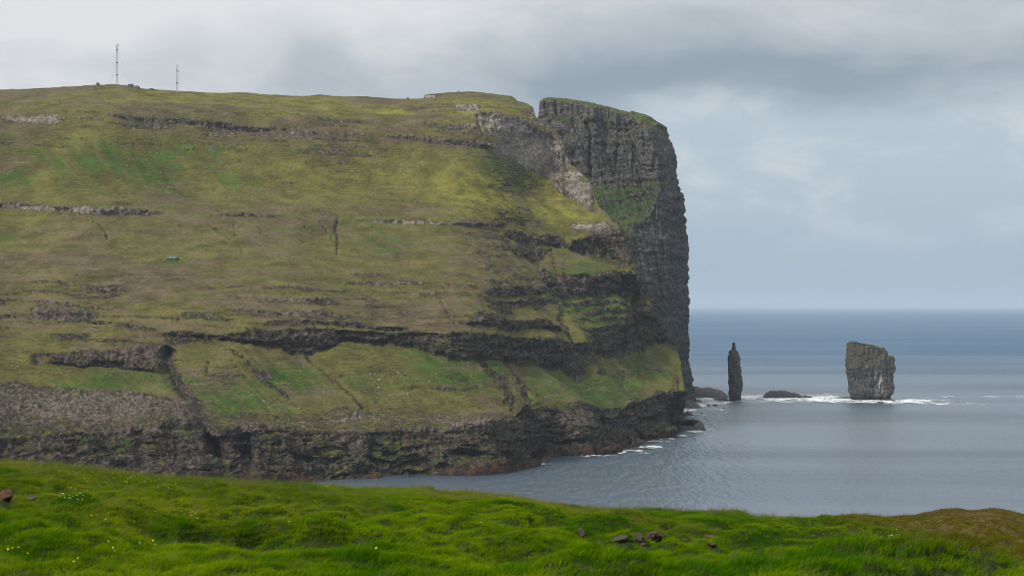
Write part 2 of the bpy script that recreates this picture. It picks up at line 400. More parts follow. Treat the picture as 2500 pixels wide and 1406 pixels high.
# ---------------------------------------------------------------- the hill: measured lines (column, row) turned into ground by slope
SKYLINE = [(-900, 262), (-400, 236), (0, 219), (100, 215.5), (150, 212), (215, 209), (285, 206), (310, 210), (345, 216), (380, 219), (430, 222),
           (500, 226), (540, 228), (575, 225.5), (610, 227), (640, 230), (740, 235), (780, 231), (820, 235), (850, 236), (880, 235),
           (940, 240), (994, 242.5), (1034, 241), (1037, 233), (1050, 230), (1090, 226), (1145, 223), (1200, 229), (1245, 234),
           (1258, 240), (1263, 246), (1285, 252), (1301, 262), (1305, 276), (1311, 290), (1353, 319), (1371, 330), (1382, 380),
           (1393, 402), (1418, 420), (1436, 438), (1447, 463), (1461, 503), (1479, 521), (1494, 537), (1519, 557), (1529, 571),
           (1534, 610), (1554, 650), (1570, 670), (1574, 708), (1577, 724), (1589, 753), (1608, 772), (1627, 798), (1641, 820),
           (1645, 832), (1650, 846), (1659, 874), (1665, 905), (1672, 950), (1675, 990)]
RIDGE_D = [(-900, 2000), (0, 2063), (283, 2060), (740, 2130), (1145, 2150), (1310, 2135), (1371, 2062), (1436, 2012), (1494, 1990), (1530, 2000),
           (1576, 2020), (1627, 2010), (1650, 1978), (1667, 1900), (1675, 1860)]
WATER = [(-900, 1300), (-300, 1255), (0, 1230), (400, 1200), (850, 1172), (1000, 1163), (1130, 1156), (1230, 1142), (1300, 1128), (1340, 1117), (1440, 1112),
         (1512, 1106), (1558, 1095), (1576, 1079), (1640, 1068), (1675, 1060)]
CLIFF_FOOT = [(-900, 1270), (0, 1200), (400, 1172), (850, 1160), (1000, 1150), (1130, 1143), (1230, 1122), (1290, 1090), (1300, 1082), (1440, 1088), (1512, 1078),
              (1560, 1060), (1600, 1052), (1640, 1043), (1675, 1025)]
CLIFF_TOP = [(-900, 1110), (0, 1060), (300, 1055), (400, 1047), (480, 1032), (530, 1062), (560, 1045), (600, 1036), (700, 1042), (900, 1050), (1100, 1040), (1200, 1022),
             (1256, 1006), (1300, 998), (1400, 995), (1470, 998), (1530, 985), (1600, 962), (1630, 947), (1650, 930), (1675, 992)]
BENCH_TOP = [(-900, 960), (0, 930), (200, 960), (400, 985), (500, 1008), (600, 1006), (700, 1000), (900, 992), (1000, 1002), (1100, 1012), (1200, 1002), (1252, 992),
             (1300, 988), (1400, 990), (1470, 993), (1530, 980), (1600, 956), (1650, 925), (1675, 985)]
# (top line, foot line, run-out ratio, bare rock, softness px)
BANDS = [
 ([(370, 812), (420, 808), (490, 812), (530, 818), (640, 805), (700, 800), (900, 806), (1000, 808), (1200, 816), (1304, 822), (1420, 832), (1450, 845)],
  [(370, 818), (420, 822), (490, 826), (530, 832), (620, 842), (690, 846), (705, 862), (765, 861), (800, 850), (850, 830), (900, 834), (1000, 843), (1060, 863), (1130, 880), (1230, 880), (1304, 893), (1378, 896), (1416, 911), (1450, 890)], 0.05, 1.0, 3),
 ([(640, 782), (700, 780), (840, 784), (930, 792), (1000, 795)], [(640, 787), (700, 788), (760, 790), (840, 794), (930, 803), (1000, 803)], 0.10, 0.95, 2),
 ([(60, 862), (200, 872), (300, 858), (380, 845), (412, 850)], [(60, 893), (190, 905), (290, 911), (400, 921), (415, 921)], 0.16, 0.95, 4),
 ([(1224, 561), (1300, 573), (1380, 580), (1440, 571), (1460, 560), (1500, 553), (1535, 566)],
  [(1224, 572), (1262, 597), (1320, 603), (1400, 608), (1450, 605), (1480, 620), (1535, 645)], 0.06, 1.0, 2.5),
 ([(1240, 590), (1270, 604), (1300, 607), (1340, 608)], [(1240, 598), (1265, 630), (1300, 636), (1340, 620)], 0.16, 0.9, 4),
 ([(1298, 656), (1352, 660), (1416, 666), (1480, 666), (1528, 662), (1575, 676)], [(1298, 666), (1330, 706), (1352, 721), (1480, 722), (1575, 718)], 0.06, 1.0, 2.5),
 ([(1173, 702), (1235, 699), (1333, 706)], [(1173, 709), (1215, 719), (1240, 722), (1333, 723)], 0.08, 1.0, 2),
 ([(1110, 784), (1198, 778), (1300, 776), (1380, 802)], [(1115, 790), (1200, 793), (1230, 801), (1290, 803), (1370, 809)], 0.10, 0.95, 2),
 ([(1441, 794), (1518, 788), (1592, 797), (1642, 822)], [(1441, 834), (1464, 859), (1528, 859), (1602, 838), (1645, 831)], 0.05, 1.0, 2.5),
 ([(1380, 735), (1480, 732), (1590, 746)], [(1380, 741), (1480, 741), (1590, 752)], 0.10, 0.8, 2),
 ([(1390, 752), (1480, 750), (1590, 762)], [(1390, 760), (1480, 759), (1590, 770)], 0.10, 0.8, 2),
 ([(1410, 771), (1490, 768), (1600, 776)], [(1410, 780), (1490, 776), (1600, 783)], 0.12, 0.8, 2),
 ([(255, 281), (330, 284), (450, 291), (560, 300), (640, 308), (725, 317)], [(255, 286), (330, 296), (450, 304), (560, 315), (625, 321), (725, 322)], 0.10, 0.95, 2),
 ([(930, 327), (980, 330), (1051, 337), (1137, 344), (1240, 354)], [(930, 333), (980, 339), (1051, 347), (1137, 354), (1240, 362)], 0.14, 0.95, 2),
 ([(1202, 358), (1249, 362)], [(1202, 368), (1249, 384)], 0.12, 0.9, 3),
 ([(-400, 488), (0, 496), (120, 500), (210, 504), (330, 507), (400, 515)], [(-400, 500), (0, 510), (120, 511), (240, 521), (330, 523), (400, 521)], 0.14, 0.9, 2),
 ([(530, 523), (690, 527)], [(530, 528), (690, 533)], 0.2, 0.75, 2),
 ([(860, 536), (1000, 541), (1230, 548)], [(860, 540), (1000, 549), (1230, 556)], 0.2, 0.8, 2),
 ([(1386, 543), (1494, 549)], [(1386, 556), (1494, 562)], 0.4, 0.85, 4),
 ([(185, 698), (250, 702), (312, 709)], [(185, 704), (250, 713), (312, 715)], 0.2, 0.9, 2),
 ([(60, 778), (150, 778), (250, 786), (330, 793)], [(60, 783), (150, 787), (250, 795), (330, 799)], 0.2, 0.9, 2),
 ([(365, 772), (480, 773)], [(365, 777), (480, 778)], 0.25, 0.85, 2),
 ([(1105, 257), (1140, 253), (1177, 262)], [(1105, 264), (1140, 271), (1177, 269)], 0.12, 1.0, 2),
 ([(1036, 234), (1060, 232)], [(1036, 241), (1062, 240)], 0.10, 1.0, 1.5),
 ([(1150, 276), (1206, 273), (1260, 293), (1289, 314), (1332, 322), (1368, 332)], [(1150, 282), (1165, 296), (1199, 326), (1278, 331), (1332, 334), (1368, 345)], 0.05, 1.0, 2),
 ([(1215, 346), (1280, 343), (1340, 346), (1380, 352)], [(1215, 352), (1245, 381), (1307, 419), (1340, 416), (1400, 410)], 0.06, 1.0, 2),
 ([(1195, 322), (1290, 326), (1368, 340)], [(1205, 334), (1290, 348), (1390, 372)], 0.30, 0.72, 3),
 ([(1300, 408), (1360, 404), (1430, 428)], [(1310, 424), (1360, 446), (1440, 450)], 0.35, 0.66, 3),
 ([(1364, 417), (1395, 414), (1424, 420)], [(1360, 428), (1395, 431), (1424, 432)], 0.12, 0.95, 2),
 ([(1346, 442), (1440, 441)], [(1346, 452), (1400, 488), (1440, 511), (1462, 521)], 0.14, 0.95, 3),
 ([(1285, 262), (1303, 266)], [(1285, 270), (1306, 284)], 0.15, 0.9, 2),
 ([(640, 898), (668, 902)], [(640, 908), (668, 918)], 0.2, 0.9, 3),
]
# (polyline, half width px, depth m, bare rock)
GULLIES = [
 ([(418, 845), (408, 880), (416, 920), (440, 955), (475, 1000), (500, 1045), (525, 1095), (545, 1160)], 15, 20, 0.75),
 ([(592, 1060), (596, 1100), (600, 1170)], 13, 10, 0.9), ([(905, 1060), (910, 1160)], 8, 5, 0.8), ([(330, 1060), (345, 1170)], 12, 6, 0.8), ([(1545, 985), (1550, 1050)], 7, 9, 0.9),
 ([(392, 848), (402, 885), (410, 912)], 5, 4, 0.8),
 ([(90, 640), (180, 710), (240, 757), (300, 790), (345, 822), (395, 850)], 7, 3.5, 0.12),
 ([(225, 540), (243, 550), (262, 582)], 3.5, 3.5, 0.6),
 ([(825, 536), (819, 560), (824, 590), (822, 617)], 4, 4, 0.7),
 ([(778, 540), (800, 568), (812, 582)], 3, 2.5, 0.6), ([(745, 552), (765, 575)], 3, 2, 0.5),
 ([(635, 545), (637, 572)], 3, 3, 0.55), ([(513, 550), (560, 586)], 3, 2.5, 0.5), ([(570, 540), (574, 575)], 3, 2.5, 0.5),
 ([(1340, 612), (1352, 640), (1358, 668), (1366, 722)], 6, 7, 0.6),
 ([(1205, 858), (1240, 900), (1268, 955), (1288, 985)], 9, 7, 0.9), ([(1150, 865), (1215, 930), (1250, 975)], 12, 4, 0.9),
 ([(545, 850), (600, 880), (660, 935), (700, 960)], 9, 2, 0.7), ([(745, 862), (800, 905), (880, 985)], 9, 2, 0.55),
 ([(508, 880), (505, 915)], 4, 4, 0.5), ([(1060, 710), (1105, 790)], 5, 3, 0.5), ([(1340, 720), (1378, 790), (1400, 830)], 9, 4, 0.7),
 ([(1435, 850), (1450, 880), (1490, 905)], 8, 4, 0.7), ([(880, 690), (1000, 775)], 5, 1.6, 0.25), ([(940, 640), (1010, 690), (1070, 730)], 4, 1.4, 0.25),
 ([(585, 590), (590, 640)], 3, 1.5, 0.3), ([(1115, 560), (1200, 640), (1300, 710)], 5, 1.5, 0.3),
 ([(1410, 960), (1480, 990), (1520, 985)], 6, 2, 0.6), ([(1165, 285), (1185, 340)], 3, 5, 0.9),
]
# (x, y, rx, ry, amount)
LUSH = [(1010, 900, 260, 70, .75), (1430, 940, 170, 60, .9), (1570, 900, 90, 70, .6), (560, 985, 130, 45, .9), (240, 935, 230, 30, 1.0), (700, 920, 130, 45, .7),
        (300, 390, 260, 70, .75), (90, 440, 160, 60, .6), (620, 430, 200, 50, .45), (1420, 700, 170, 130, .6), (1560, 760, 90, 120, .6), (1200, 430, 150, 60, .55), (1300, 510, 160, 40, .35), (520, 400, 200, 60, .3), (760, 700, 160, 20, .2),  # green turf; right terraces darkened to carry cloud shade in the colour
        (1220, 760, 90, 22, .6), (1470, 760, 120, 40, .9), (1390, 640, 110, 18, .35), (420, 632, 40, 7, 1.0), (540, 627, 28, 6, .9), (10, 585, 70, 16, .7),
        (390, 762, 40, 10, .7), (120, 705, 50, 16, .5), (1290, 336, 70, 10, 1.0), (1390, 432, 60, 14, .9), (950, 285, 120, 14, .3), (1500, 600, 60, 50, .5),
        (480, 860, 50, 40, .6), (960, 590, 180, 50, .35), (1160, 250, 140, 14, .35), (1600, 970, 60, 40, .3), (880, 1045, 120, 30, .3), (640, 1060, 160, 40, .3)]
SUNLIT_GOLD = [(1260, 470, 200, 60, .9), (1150, 265, 160, 28, .7), (900, 280, 260, 26, .6), (1330, 520, 160, 26, .9), (500, 245, 400, 22, .45), (1300, 300, 70, 26, .6), (900, 440, 300, 60, .25)]  # yellower turf, brightened so the sunlit patch sits in the colour
PALE = [(1240, 305, 110, 32, 1.0), (1300, 372, 100, 44, 1.0), (1395, 425, 60, 24, .9), (1410, 475, 66, 44, .85), (180, 512, 230, 10, .55), (1140, 262, 45, 12, 1.0), (1440, 553, 60, 8, .9), (1000, 545, 140, 6, .6), (180, 990, 240, 50, .2), (100, 290, 170, 20, .5), (1050, 236, 20, 10, .8), (900, 1020, 400, 20, .3)]  # pale rock; crag entries lightened in colour to stand in for missing sunlight
SCREE = [(560, 915, 55, 28, .9), (840, 930, 80, 26, .8), (1000, 925, 100, 30, .9), (1100, 940, 110, 25, .8), (200, 990, 280, 50, .62), (330, 860, 90, 26, .9), (340, 1025, 160, 40, .8),
         (120, 290, 170, 22, .7), (700, 330, 250, 16, .6), (1080, 275, 80, 30, .6), (1180, 310, 60, 30, .5), (650, 420, 90, 60, .35), (780, 400, 130, 50, .35), (870, 770, 260, 25, .6),
         (1150, 690, 190, 40, .5), (1200, 590, 90, 40, .5), (330, 490, 70, 10, .5), (1150, 1030, 200, 24, .8), (700, 1030, 300, 30, .5), (1530, 900, 60, 30, .4), (1040, 330, 260, 22, .35), (1235, 305, 95, 24, .75), (1290, 370, 90, 34, .45), (180, 512, 220, 9, .8), (1440, 553, 60, 8, .8), (1000, 545, 140, 6, .5),
         (100, 770, 160, 20, .4), (760, 740, 250, 50, .35), (240, 215, 60, 8, .6), (330, 235, 60, 8, .4), (850, 236, 60, 5, .5), (640, 915, 40, 20, .7), (560, 975, 40, 16, .5)]

cols = np.concatenate([np.linspace(-900, -40, 70, endpoint=False), np.linspace(-40, 1675, 1130)])
NR = 640
px1 = cols
top = pl(SKYLINE, px1); bot = pl(WATER, px1)
# ragged skyline where rock breaks it
top = top + 1.0 * fbm(px1 / 14.0, px1 * 0, px1 * 0, 3) + ss(px1, 1290, 1330) * 3.0 * fbm(px1 / 9.0, px1 * 0 + 3.1, px1 * 0, 3)
top_s = top.copy(); kk = px1 < 1300
top_s[kk] = gblur(pl(SKYLINE, px1)[kk], 16, 0); top_s = np.maximum(top_s, top) + 1.0
v = np.linspace(0, 1, NR)
PX = np.broadcast_to(px1, (NR, len(px1))).copy()
PY = bot[None, :] + (top - bot)[None, :] * v[:, None]
wx = PX + 7 * fbm(PX / 45.0, PY / 45.0, PX * 0 + 1.5, 3) ; wy = PY + 6 * fbm(PX / 40.0, PY / 30.0, PX * 0 + 7.5, 4) + 2.0 * fbm(PX / 9.0, PY / 9.0, PX * 0 + 2.5, 2)

foot = pl(CLIFF_FOOT, wx); ctop = pl(CLIFF_TOP, wx); btop = pl(BENCH_TOP, wx); sky_y = np.broadcast_to(top_s, PX.shape)
W = np.ones_like(PX); rock = np.zeros_like(PX); wet = np.zeros_like(PX)
h_up = PY - sky_y                                            # rows below the skyline
W *= 1 + 2.6 * ss(-h_up, -70, -8) * ss(-PX, -1330, -1260)    # plateau
W *= 1 + 0.9 * (ss(wy, 470, 492) - ss(wy, 496, 520)) * ss(-wx, -1500, -1400)
W *= 1 + 0.5 * (ss(wy, 530, 600) - ss(wy, 740, 790))
W *= 1 - 0.35 * (ss(wy, 300, 340) - ss(wy, 450, 480))
bench = ss(wy, btop - 4, btop + 4) * (1 - ss(wy, ctop - 4, ctop + 4))
W *= 1 + 1.2 * bench
cliff = ss(wy, ctop - 3, ctop + 4) * (1 - ss(wy, foot - 5, foot + 4))
crat = 0.06 + 0.34 * (1 - ss(PX, 380, 600)) + 0.16 * ss(PX, 560, 660) * (1 - ss(PX, 1000, 1250))
cled = ss(fbm(wx / 60.0, wy / 5.0, wx * 0 + 31, 3), 0.12, 0.38) * cliff      # narrow ledges on the sea cliff
crat = crat + 0.9 * cled
W = W * (1 - cliff) + crat * cliff
rock = np.maximum(rock, cliff * (1 - 0.45 * cled)); rock = np.maximum(rock, bench * (0.5 + 0.25 * (1 - ss(PX, 420, 560))))
shore = ss(wy, foot - 4, foot + 5)
W = W * (1 - shore) + 0.9 * shore
rock = np.maximum(rock, shore); wet = np.maximum(wet, ss(PY, bot[None, :] - 26, bot[None, :] - 4))
zoneR = ss(PX, 1180, 1300) * ss(wy, 545, 590)
W = W * (1 + 1.3 * zoneR * (1 - rock))
undercut = 3.0 * np.exp(-((wy - foot + 3) / 6.0) ** 2)
for tp, ft, ratio, bare, soft in BANDS:
    T, B = pl(tp, wx), pl(ft, wx)
    x0, x1 = min(tp[0][0], ft[0][0]), max(tp[-1][0], ft[-1][0])
    fw = min(26.0, 0.22 * (x1 - x0))
    k = ss(wx, x0 - 6, x0 + fw) * (1 - ss(wx, x1 - fw, x1 + 6))
    k = k * ss(fbm(wx / 26.0, wy / 60.0, wx * 0 + x0 * 0.01, 3), -0.75, -0.35)
    m = ss(wy, T - soft, T + soft) * (1 - ss(wy, B - soft, B + soft)) * k
    W = W * (1 - m) + ratio * m
    rock = np.maximum(rock, m * bare)
    if bare > 0.9: undercut = np.maximum(undercut, 2.2 * np.exp(-((wy - B + 2) / 4.5) ** 2) * k * ss(B - T, 8, 22))
lush = np.zeros_like(PX); scree = np.zeros_like(PX)
for x, y, rx, ry, a in LUSH: lush = np.maximum(lush, a * np.exp(-(((wx - x) / rx) ** 2 + ((wy - y) / ry) ** 2)))
for x, y, rx, ry, a in ((500, 730, 600, 80, .35), (1050, 780, 280, 45, .45), (300, 860, 220, 40, .4), (150, 640, 200, 60, .2), (1150, 640, 120, 50, .3), (1080, 275, 90, 30, .5), (700, 320, 260, 22, .3)): lush = lush - a * np.exp(-(((wx - x) / rx) ** 2 + ((wy - y) / ry) ** 2))
sunlit_gold = np.zeros_like(PX)
for x, y, rx, ry, a in SUNLIT_GOLD: sunlit_gold = np.maximum(sunlit_gold, a * np.exp(-(((wx - x) / rx) ** 2 + ((wy - y) / ry) ** 2)))
pale = np.zeros_like(PX)
for x, y, rx, ry, a in PALE: pale = np.maximum(pale, a * np.exp(-(((wx - x) / rx) ** 2 + ((wy - y) / ry) ** 2)))
pale = np.maximum(pale, 0.16 * (1 - ss(wy, 740, 820)) * (1 - ss(wx, 1130, 1240)))
for x, y, rx, ry, a in SCREE: scree = np.maximum(scree, a * np.exp(-(((wx - x) / rx) ** 2 + ((wy - y) / ry) ** 2)))
# promontory lip: the bench runs out flat and drops behind
edge_x = pl([(980, 1246), (991, 1256), (1012, 1278), (1030, 1294), (1052, 1298), (1073, 1294), (1084, 1288), (1095, 1296), (1110, 1312), (1140, 1340)], PY)
prom = (1 - ss(PX, edge_x - 2.5, edge_x + 2.5)) * ss(PX, 1040, 1250) * ss(PY, 986, 1006)
ptop_y = pl([(1200, 1020), (1256, 1012), (1297, 1034)], PX)
on_prom = (1 - ss(PX, edge_x - 2, edge_x + 2)) * ss(PX, 1200, 1256) * ss(PY, 988, 992) * (1 - ss(PY, ptop_y - 3, ptop_y + 3))
W = W * (1 - on_prom) + 1.2 * on_prom; rock = np.where(on_prom > 0.3, np.minimum(rock, 0.45), rock)

def solve(W):
    de = np.abs(np.diff(PY, axis=0)) / F
    seg = 0.5 * (W[1:] + W[:-1]) * de
    cum = np.concatenate([np.zeros((1, W.shape[1])), np.cumsum(seg, 0)], 0)
    d0 = EYE * F / (bot - HOR); d1 = pl(RIDGE_D, px1)
    ref = np.array([np.interp(-top_s[j], -PY[:, j], cum[:, j]) for j in range(cum.shape[1])])
    K = gblur(np.log(d1 / d0) / ref, 14, 0)
    return np.exp(np.log(d0)[None, :] + cum * K[None, :])
RY = np.arange(190, 1304, 2.0)
def nblur(a, m, sigma, axis):
    return gblur(a * m, sigma, axis) / np.maximum(gblur(m, sigma, axis), 1e-4)
def even_out(D):
    """Keep the steps of the beds but let neighbouring columns share one large form."""
    L = np.log(D)
    G = np.empty((len(RY), len(px1))); Mk = np.empty_like(G)
    for j in range(len(px1)):
        G[:, j] = np.interp(RY, PY[::-1, j], L[::-1, j]); Mk[:, j] = (RY >= top[j] - 1) & (RY <= bot[j] + 1)
    res = (G - nblur(G, Mk, 34, 1)) * Mk
    lp = nblur(res, Mk, 9, 0)
    fy = np.clip((PY - RY[0]) / 2.0, 0, len(RY) - 1.001); iy = fy.astype(int); ty = fy - iy
    jj = np.broadcast_to(np.arange(len(px1)), PY.shape)
    c = lp[iy, jj] * (1 - ty) + lp[iy + 1, jj] * ty
    return np.maximum.accumulate(np.exp(L - c * ss(v, 0.0, 0.05)[:, None]), 0)
W = gblur(W, 3.0, 1)
D = even_out(solve(W))
# thin basalt beds weathering out as steps, coming and going along the slope
Z = EYE + (HOR - PY) / F * D; Xw = (PX - 1250) / F * D
hs = Z + 0.03 * Xw + 7 * fbm(Xw / 120.0, D / 120.0, Z / 60.0, 3)
beds = np.zeros_like(PX)
for T, seed, wgt in ((8.5, 1.0, 0.8), (19.0, 4.0, 1.0), (5.0, 8.0, 0.55)):
    fr = hs / T - np.floor(hs / T)
    c = ss(fr, 0.0, 0.10) * (1 - ss(fr, 0.26, 0.40))
    along = ss(fbm(Xw / 55.0 + seed, D / 55.0, Z / (T * 1.5) + seed, 3), -0.05, 0.35)
    beds = np.maximum(beds, c * along * wgt)
zone = 0.16 + 0.75 * scree + 0.55 * (ss(wy, 640, 720) - ss(wy, 820, 850)) + 0.8 * bench + 0.3 * ss(wy, 250, 300) * (1 - ss(wy, 340, 380))
zone = np.clip(zone * (1 - 0.75 * np.clip(lush, 0, 1)), 0, 1) * (1 - rock * 0.5)
bz = beds * zone
W2 = W * (1 - 0.9 * bz) 
W2 = gblur(W2, 1.0, 1)
shoulder = pl([(552, 1205), (570, 1228), (600, 1258), (660, 1296), (720, 1338), (790, 1396), (850, 1436), (905, 1466), (960, 1500)], wy)
recess = ss(PX, shoulder - 6, shoulder + 130) * ss(wy, 560, 760) * (1 - ss(wy, 900, 960)) * (1 - 0.5 * ss(PX, 1560, 1660))
D = even_out(solve(W2)) * (1 - 0.036 * prom) * (1 + 0.014 * recess)
rock = np.maximum(rock, np.clip(bz * 1.25, 0, 0.95))
gdep = undercut * (0.6 + 0.8 * ss(fbm(PX / 22.0, PX * 0, PX * 0 + 2.2, 3), -0.2, 0.4))
for pts, hw, dep, bare in GULLIES:
    p = np.array(pts)
    cs = (px1 > p[:, 0].min() - 60) & (px1 < p[:, 0].max() + 60)
    dist, par = seg_dist(wx[:, cs], wy[:, cs], pts)
    prof = np.exp(-(dist / hw) ** 2) * ss(par, 0, 0.06) * (1 - 0.8 * ss(par, 0.9, 1.0))
    gdep[:, cs] = np.maximum(gdep[:, cs], dep * prof)
    rock[:, cs] = np.maximum(rock[:, cs], bare * np.exp(-(dist / (hw * 0.8)) ** 2) * ss(par, 0, 0.06))
crest = ss(v, 0.86, 0.97)[:, None] * ss(PX, 1495, 1530) * (1 - ss(PY, 830, 860))
rock = np.maximum(rock, crest * (0.55 + 0.5 * ss(fbm(PX / 12.0, PY / 9.0, PX * 0 + 6, 3), -0.3, 0.2)))
sunlit_gold = sunlit_gold * (1 - ss(PX, 1480, 1530))
P = world_pt(PX, PY, D)
x, y, z = P[..., 0], P[..., 1], P[..., 2]
# sea caves and notches at the cliff foot
for cx, cy, rx, ry, dep in ((1140, 1118, 42, 14, 14), (1218, 1108, 12, 12, 10), (1262, 1100, 12, 9, 9), (735, 1118, 34, 8, 8), (920, 1122, 12, 9, 9), (1000, 1125, 50, 7, 6),
                            (590, 1125, 22, 26, 12), (515, 1110, 18, 26, 10), (1340, 1040, 40, 8, 4), (1600, 1022, 26, 8, 8), (1350, 1078, 60, 5, 6)):
    gdep += dep * np.exp(-(np.abs((PX - cx) / rx) ** 3 + np.abs((PY - cy) / ry) ** 3))
N = grid_normals(P); N *= np.sign(-N[..., 1:2] + 1e-6)
rk = np.clip(rock, 0, 1)
# buttresses and ribs, joints, beds and blocks on rock; soft swells on turf
big = fbm(x / 38.0, y / 38.0, z / 90.0, 3)
zz0 = z
zw = z + 5.0 * fbm(x / 26.0, y / 26.0, z / 20.0, 2); xw2 = x + 4.0 * fbm(x / 18.0 + 3, y / 18.0, z / 14.0, 2)
bed = fbm(x / 50.0, y / 50.0, zw / 3.6, 3)
blk = fbm(x / 4.5, y / 4.5, z / 3.5, 3)
joint = 1 - 2 * np.abs(fbm(xw2 / 7.0, y / 7.0, z / 24.0, 3))
turf = fbm(x / 32.0, y / 32.0, z / 32.0, 4)
rut = fbm(x / 6.0, y / 6.0, z / 2.2, 3)
fu, ft_ = 0.8 * x + 0.6 * y, 0.6 * x - 0.8 * y
fold = fbm(fu / 62.0, ft_ / 420.0, z / 200.0, 3)
fan = 1 - 2 * np.abs(fbm(fu / 34.0 + 9, ft_ / 260.0, z * 0, 3))
relief = (2.0 + 15.0 * ss(PX, 1180, 1300) * ss(PY, 545, 600) + 5.0 * ss(PY, 840, 880)) * fold * (1 - 0.9 * ss(v, 0.84, 0.98))[:, None] - 3.0 * ss(PY, 820, 870) * np.clip(fan - 0.55, 0, 1)
disp = relief + rk * ((6.0 + 6.0 * ss(PY, 980, 1040)) * big + (2.5 + 2.5 * pale) * (joint - 0.4) + 3.0 * (1 - 0.75 * np.clip(pale, 0, 1)) * bed + 2.4 * blk) + (1 - rk) * (2.6 * turf + 0.55 * rut) + scree * (1 - rk) * 1.1 * blk
fade = ss(v, 0.0, 0.012)[:, None] * (1 - ss(v, 0.985, 1.0) * (px1 < 1290)[None, :].astype(float) * 0.7 if False else 1.0)
topfade = 1 - 0.85 * ss(v, 0.97, 1.0)[:, None]
disp = disp * fade * topfade
P = P + N * disp[..., None]
P[..., 1] += gdep * fade; P[..., 0] += gdep * fade * (PX - 1250) / F
P[0, :, 2] = -6.0
HP = P.copy(); HPX, HPY = PX, PY
# far side of the ridge, sinking away behind the skyline
back = []
for dd, dzp in ((25, -6), (90, -22), (300, -75), (700, -190), (1200, -345)):
    q = P[-1].copy(); far = ss(px1, 1300, 1340)
    st = np.clip(1 - far, 0, 1)
    q[:, 1] += dd * (st + 0.16 * far); q[:, 0] += dd * (q[:, 0] / q[:, 1]) * st - dd * 0.10 * far
    q[:, 2] = np.maximum(q[:, 2] + dzp * (st * 0.8 + far), -8)
    back.append(q)
Pall = np.concatenate([P, np.array(back)], 0)
ext = lambda a, val: np.concatenate([a, np.full((5, a.shape[1]), val)], 0)
# outer side of the last spur, turning away from the viewer
side = []
for k, dd in enumerate((12, 40, 110, 240)):
    q = Pall[:, -1].copy(); q[:, 1] += dd; q[:, 0] -= dd * 0.25; q[:, 2] = np.where(q[:, 2] < 0, -8, q[:, 2] * (1 - 0.1 * k)); side.append(q)
Pall = np.concatenate([Pall, np.stack(side, 1)], 1)
padc = lambda a: np.concatenate([a, np.repeat(a[:, -1:], 4, 1)], 1)
attrs = {'rock': padc(ext(rk, 0.3)), 'lush': padc(ext(lush, 0.3)), 'scree': padc(ext(scree, 0)), 'wet': padc(ext(wet, 0)), 'sunlit_gold': padc(ext(sunlit_gold, 0)), 'pale': padc(ext(pale, 0))}
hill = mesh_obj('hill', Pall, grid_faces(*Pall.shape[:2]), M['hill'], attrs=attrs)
tag(hill, 'long green hillside stepped with dark basalt ledges above sea cliffs', 'hill', kind='structure')

def hill_at(px, py):
    i = np.argmin((HPX - px) ** 2 + (HPY - py) ** 2)
    return Vector(HP.reshape(-1, 3)[i])

# ---------------------------------------------------------------- the cape behind: sheer wall with a turf cap
XR = [(200, 1628), (312, 1628), (344, 1632), (366, 1645), (409, 1652), (456, 1658), (485, 1671), (510, 1674), (546, 1676), (611, 1679), (660, 1677), (718, 1680),
      (788, 1682.5), (807, 1678), (836, 1680), (885, 1680), (906, 1689), (942, 1693), (965, 1696), (985, 1704), (1000, 1716)]
XL = [(200, 1319), (288, 1319), (296, 1304), (330, 1325), (438, 1385), (537, 1440), (600, 1480), (724, 1520), (846, 1575), (948, 1600), (1000, 1610)]
CAP = [(1319, 246), (1325, 240), (1346, 237), (1372, 240), (1404, 245), (1440, 251), (1483, 260), (1536, 274), (1543, 270), (1566, 276), (1588, 285), (1605, 297), (1620, 307), (1628, 312)]
TURF = [(1319, 250), (1346, 246), (1380, 250), (1440, 262), (1500, 271), (1540, 281), (1560, 300), (1600, 318), (1628, 330)]
ns, nv = 400, 430
s = np.linspace(0, 1, ns)
cs_ = np.array([(p[0] - 1319) / 309.0 for p in CAP])
ptop = np.interp(s, cs_, [p[1] for p in CAP]) + 0.6 * fbm(s * 40, s * 0, s * 0, 3)
vv = np.linspace(0, 1, nv)
PY2 = 990 + (ptop[None, :] - 990) * vv[:, None]
S2 = np.broadcast_to(s, PY2.shape)
PX2 = pl(XL, PY2) + (pl(XR, PY2) - pl(XL, PY2)) * S2
qx = PX2 + 14 * fbm(PX2 / 30, PY2 / 30, PX2 * 0, 4); qy = PY2 + 8 * fbm(PX2 / 24, PY2 / 20, PX2 * 0 + 4, 4)
gully_edge = pl([(440, 1640), (455, 1626), (480, 1604), (510, 1588), (540, 1574), (570, 1545), (600, 1500)], qy)     # diagonal brink of the green slope
green = ss(qy, 443, 452) * (1 - ss(qy, 560, 600)) * (1 - ss(qx, gully_edge - 5, gully_edge + 5))
cap = 1 - ss(qy, pl(TURF, qx) - 4, pl(TURF, qx) + 3)
grk = ss(fbm(PX2 / 22, PY2 / 7, PX2 * 0 + 8, 3), 0.12, 0.4) * green
green = green * (1 - 0.75 * grk)
W3 = 0.05 + 0.9 * green + 2.5 * cap
ledge = np.zeros_like(PX2)
for yl, x0, x1, hh in ((296, 1328, 1430, 12), (333, 1370, 1430, 6), (388, 1380, 1450, 5), (345, 1460, 1560, 4), (386, 1540, 1600, 5), (318, 1530, 1610, 5), (412, 1470, 1520, 5), (372, 1600, 1660, 8), (470, 1640, 1670, 10)):
    ledge = np.maximum(ledge, np.exp(-((qy - yl) / hh) ** 2) * ss(qx, x0, x0 + 14) * (1 - ss(qx, x1 - 14, x1)))
W3 += 0.6 * ledge
de = np.abs(np.diff(PY2, axis=0)) / F
cum = np.concatenate([np.zeros((1, ns)), np.cumsum(0.5 * (W3[1:] + W3[:-1]) * de, 0)], 0)
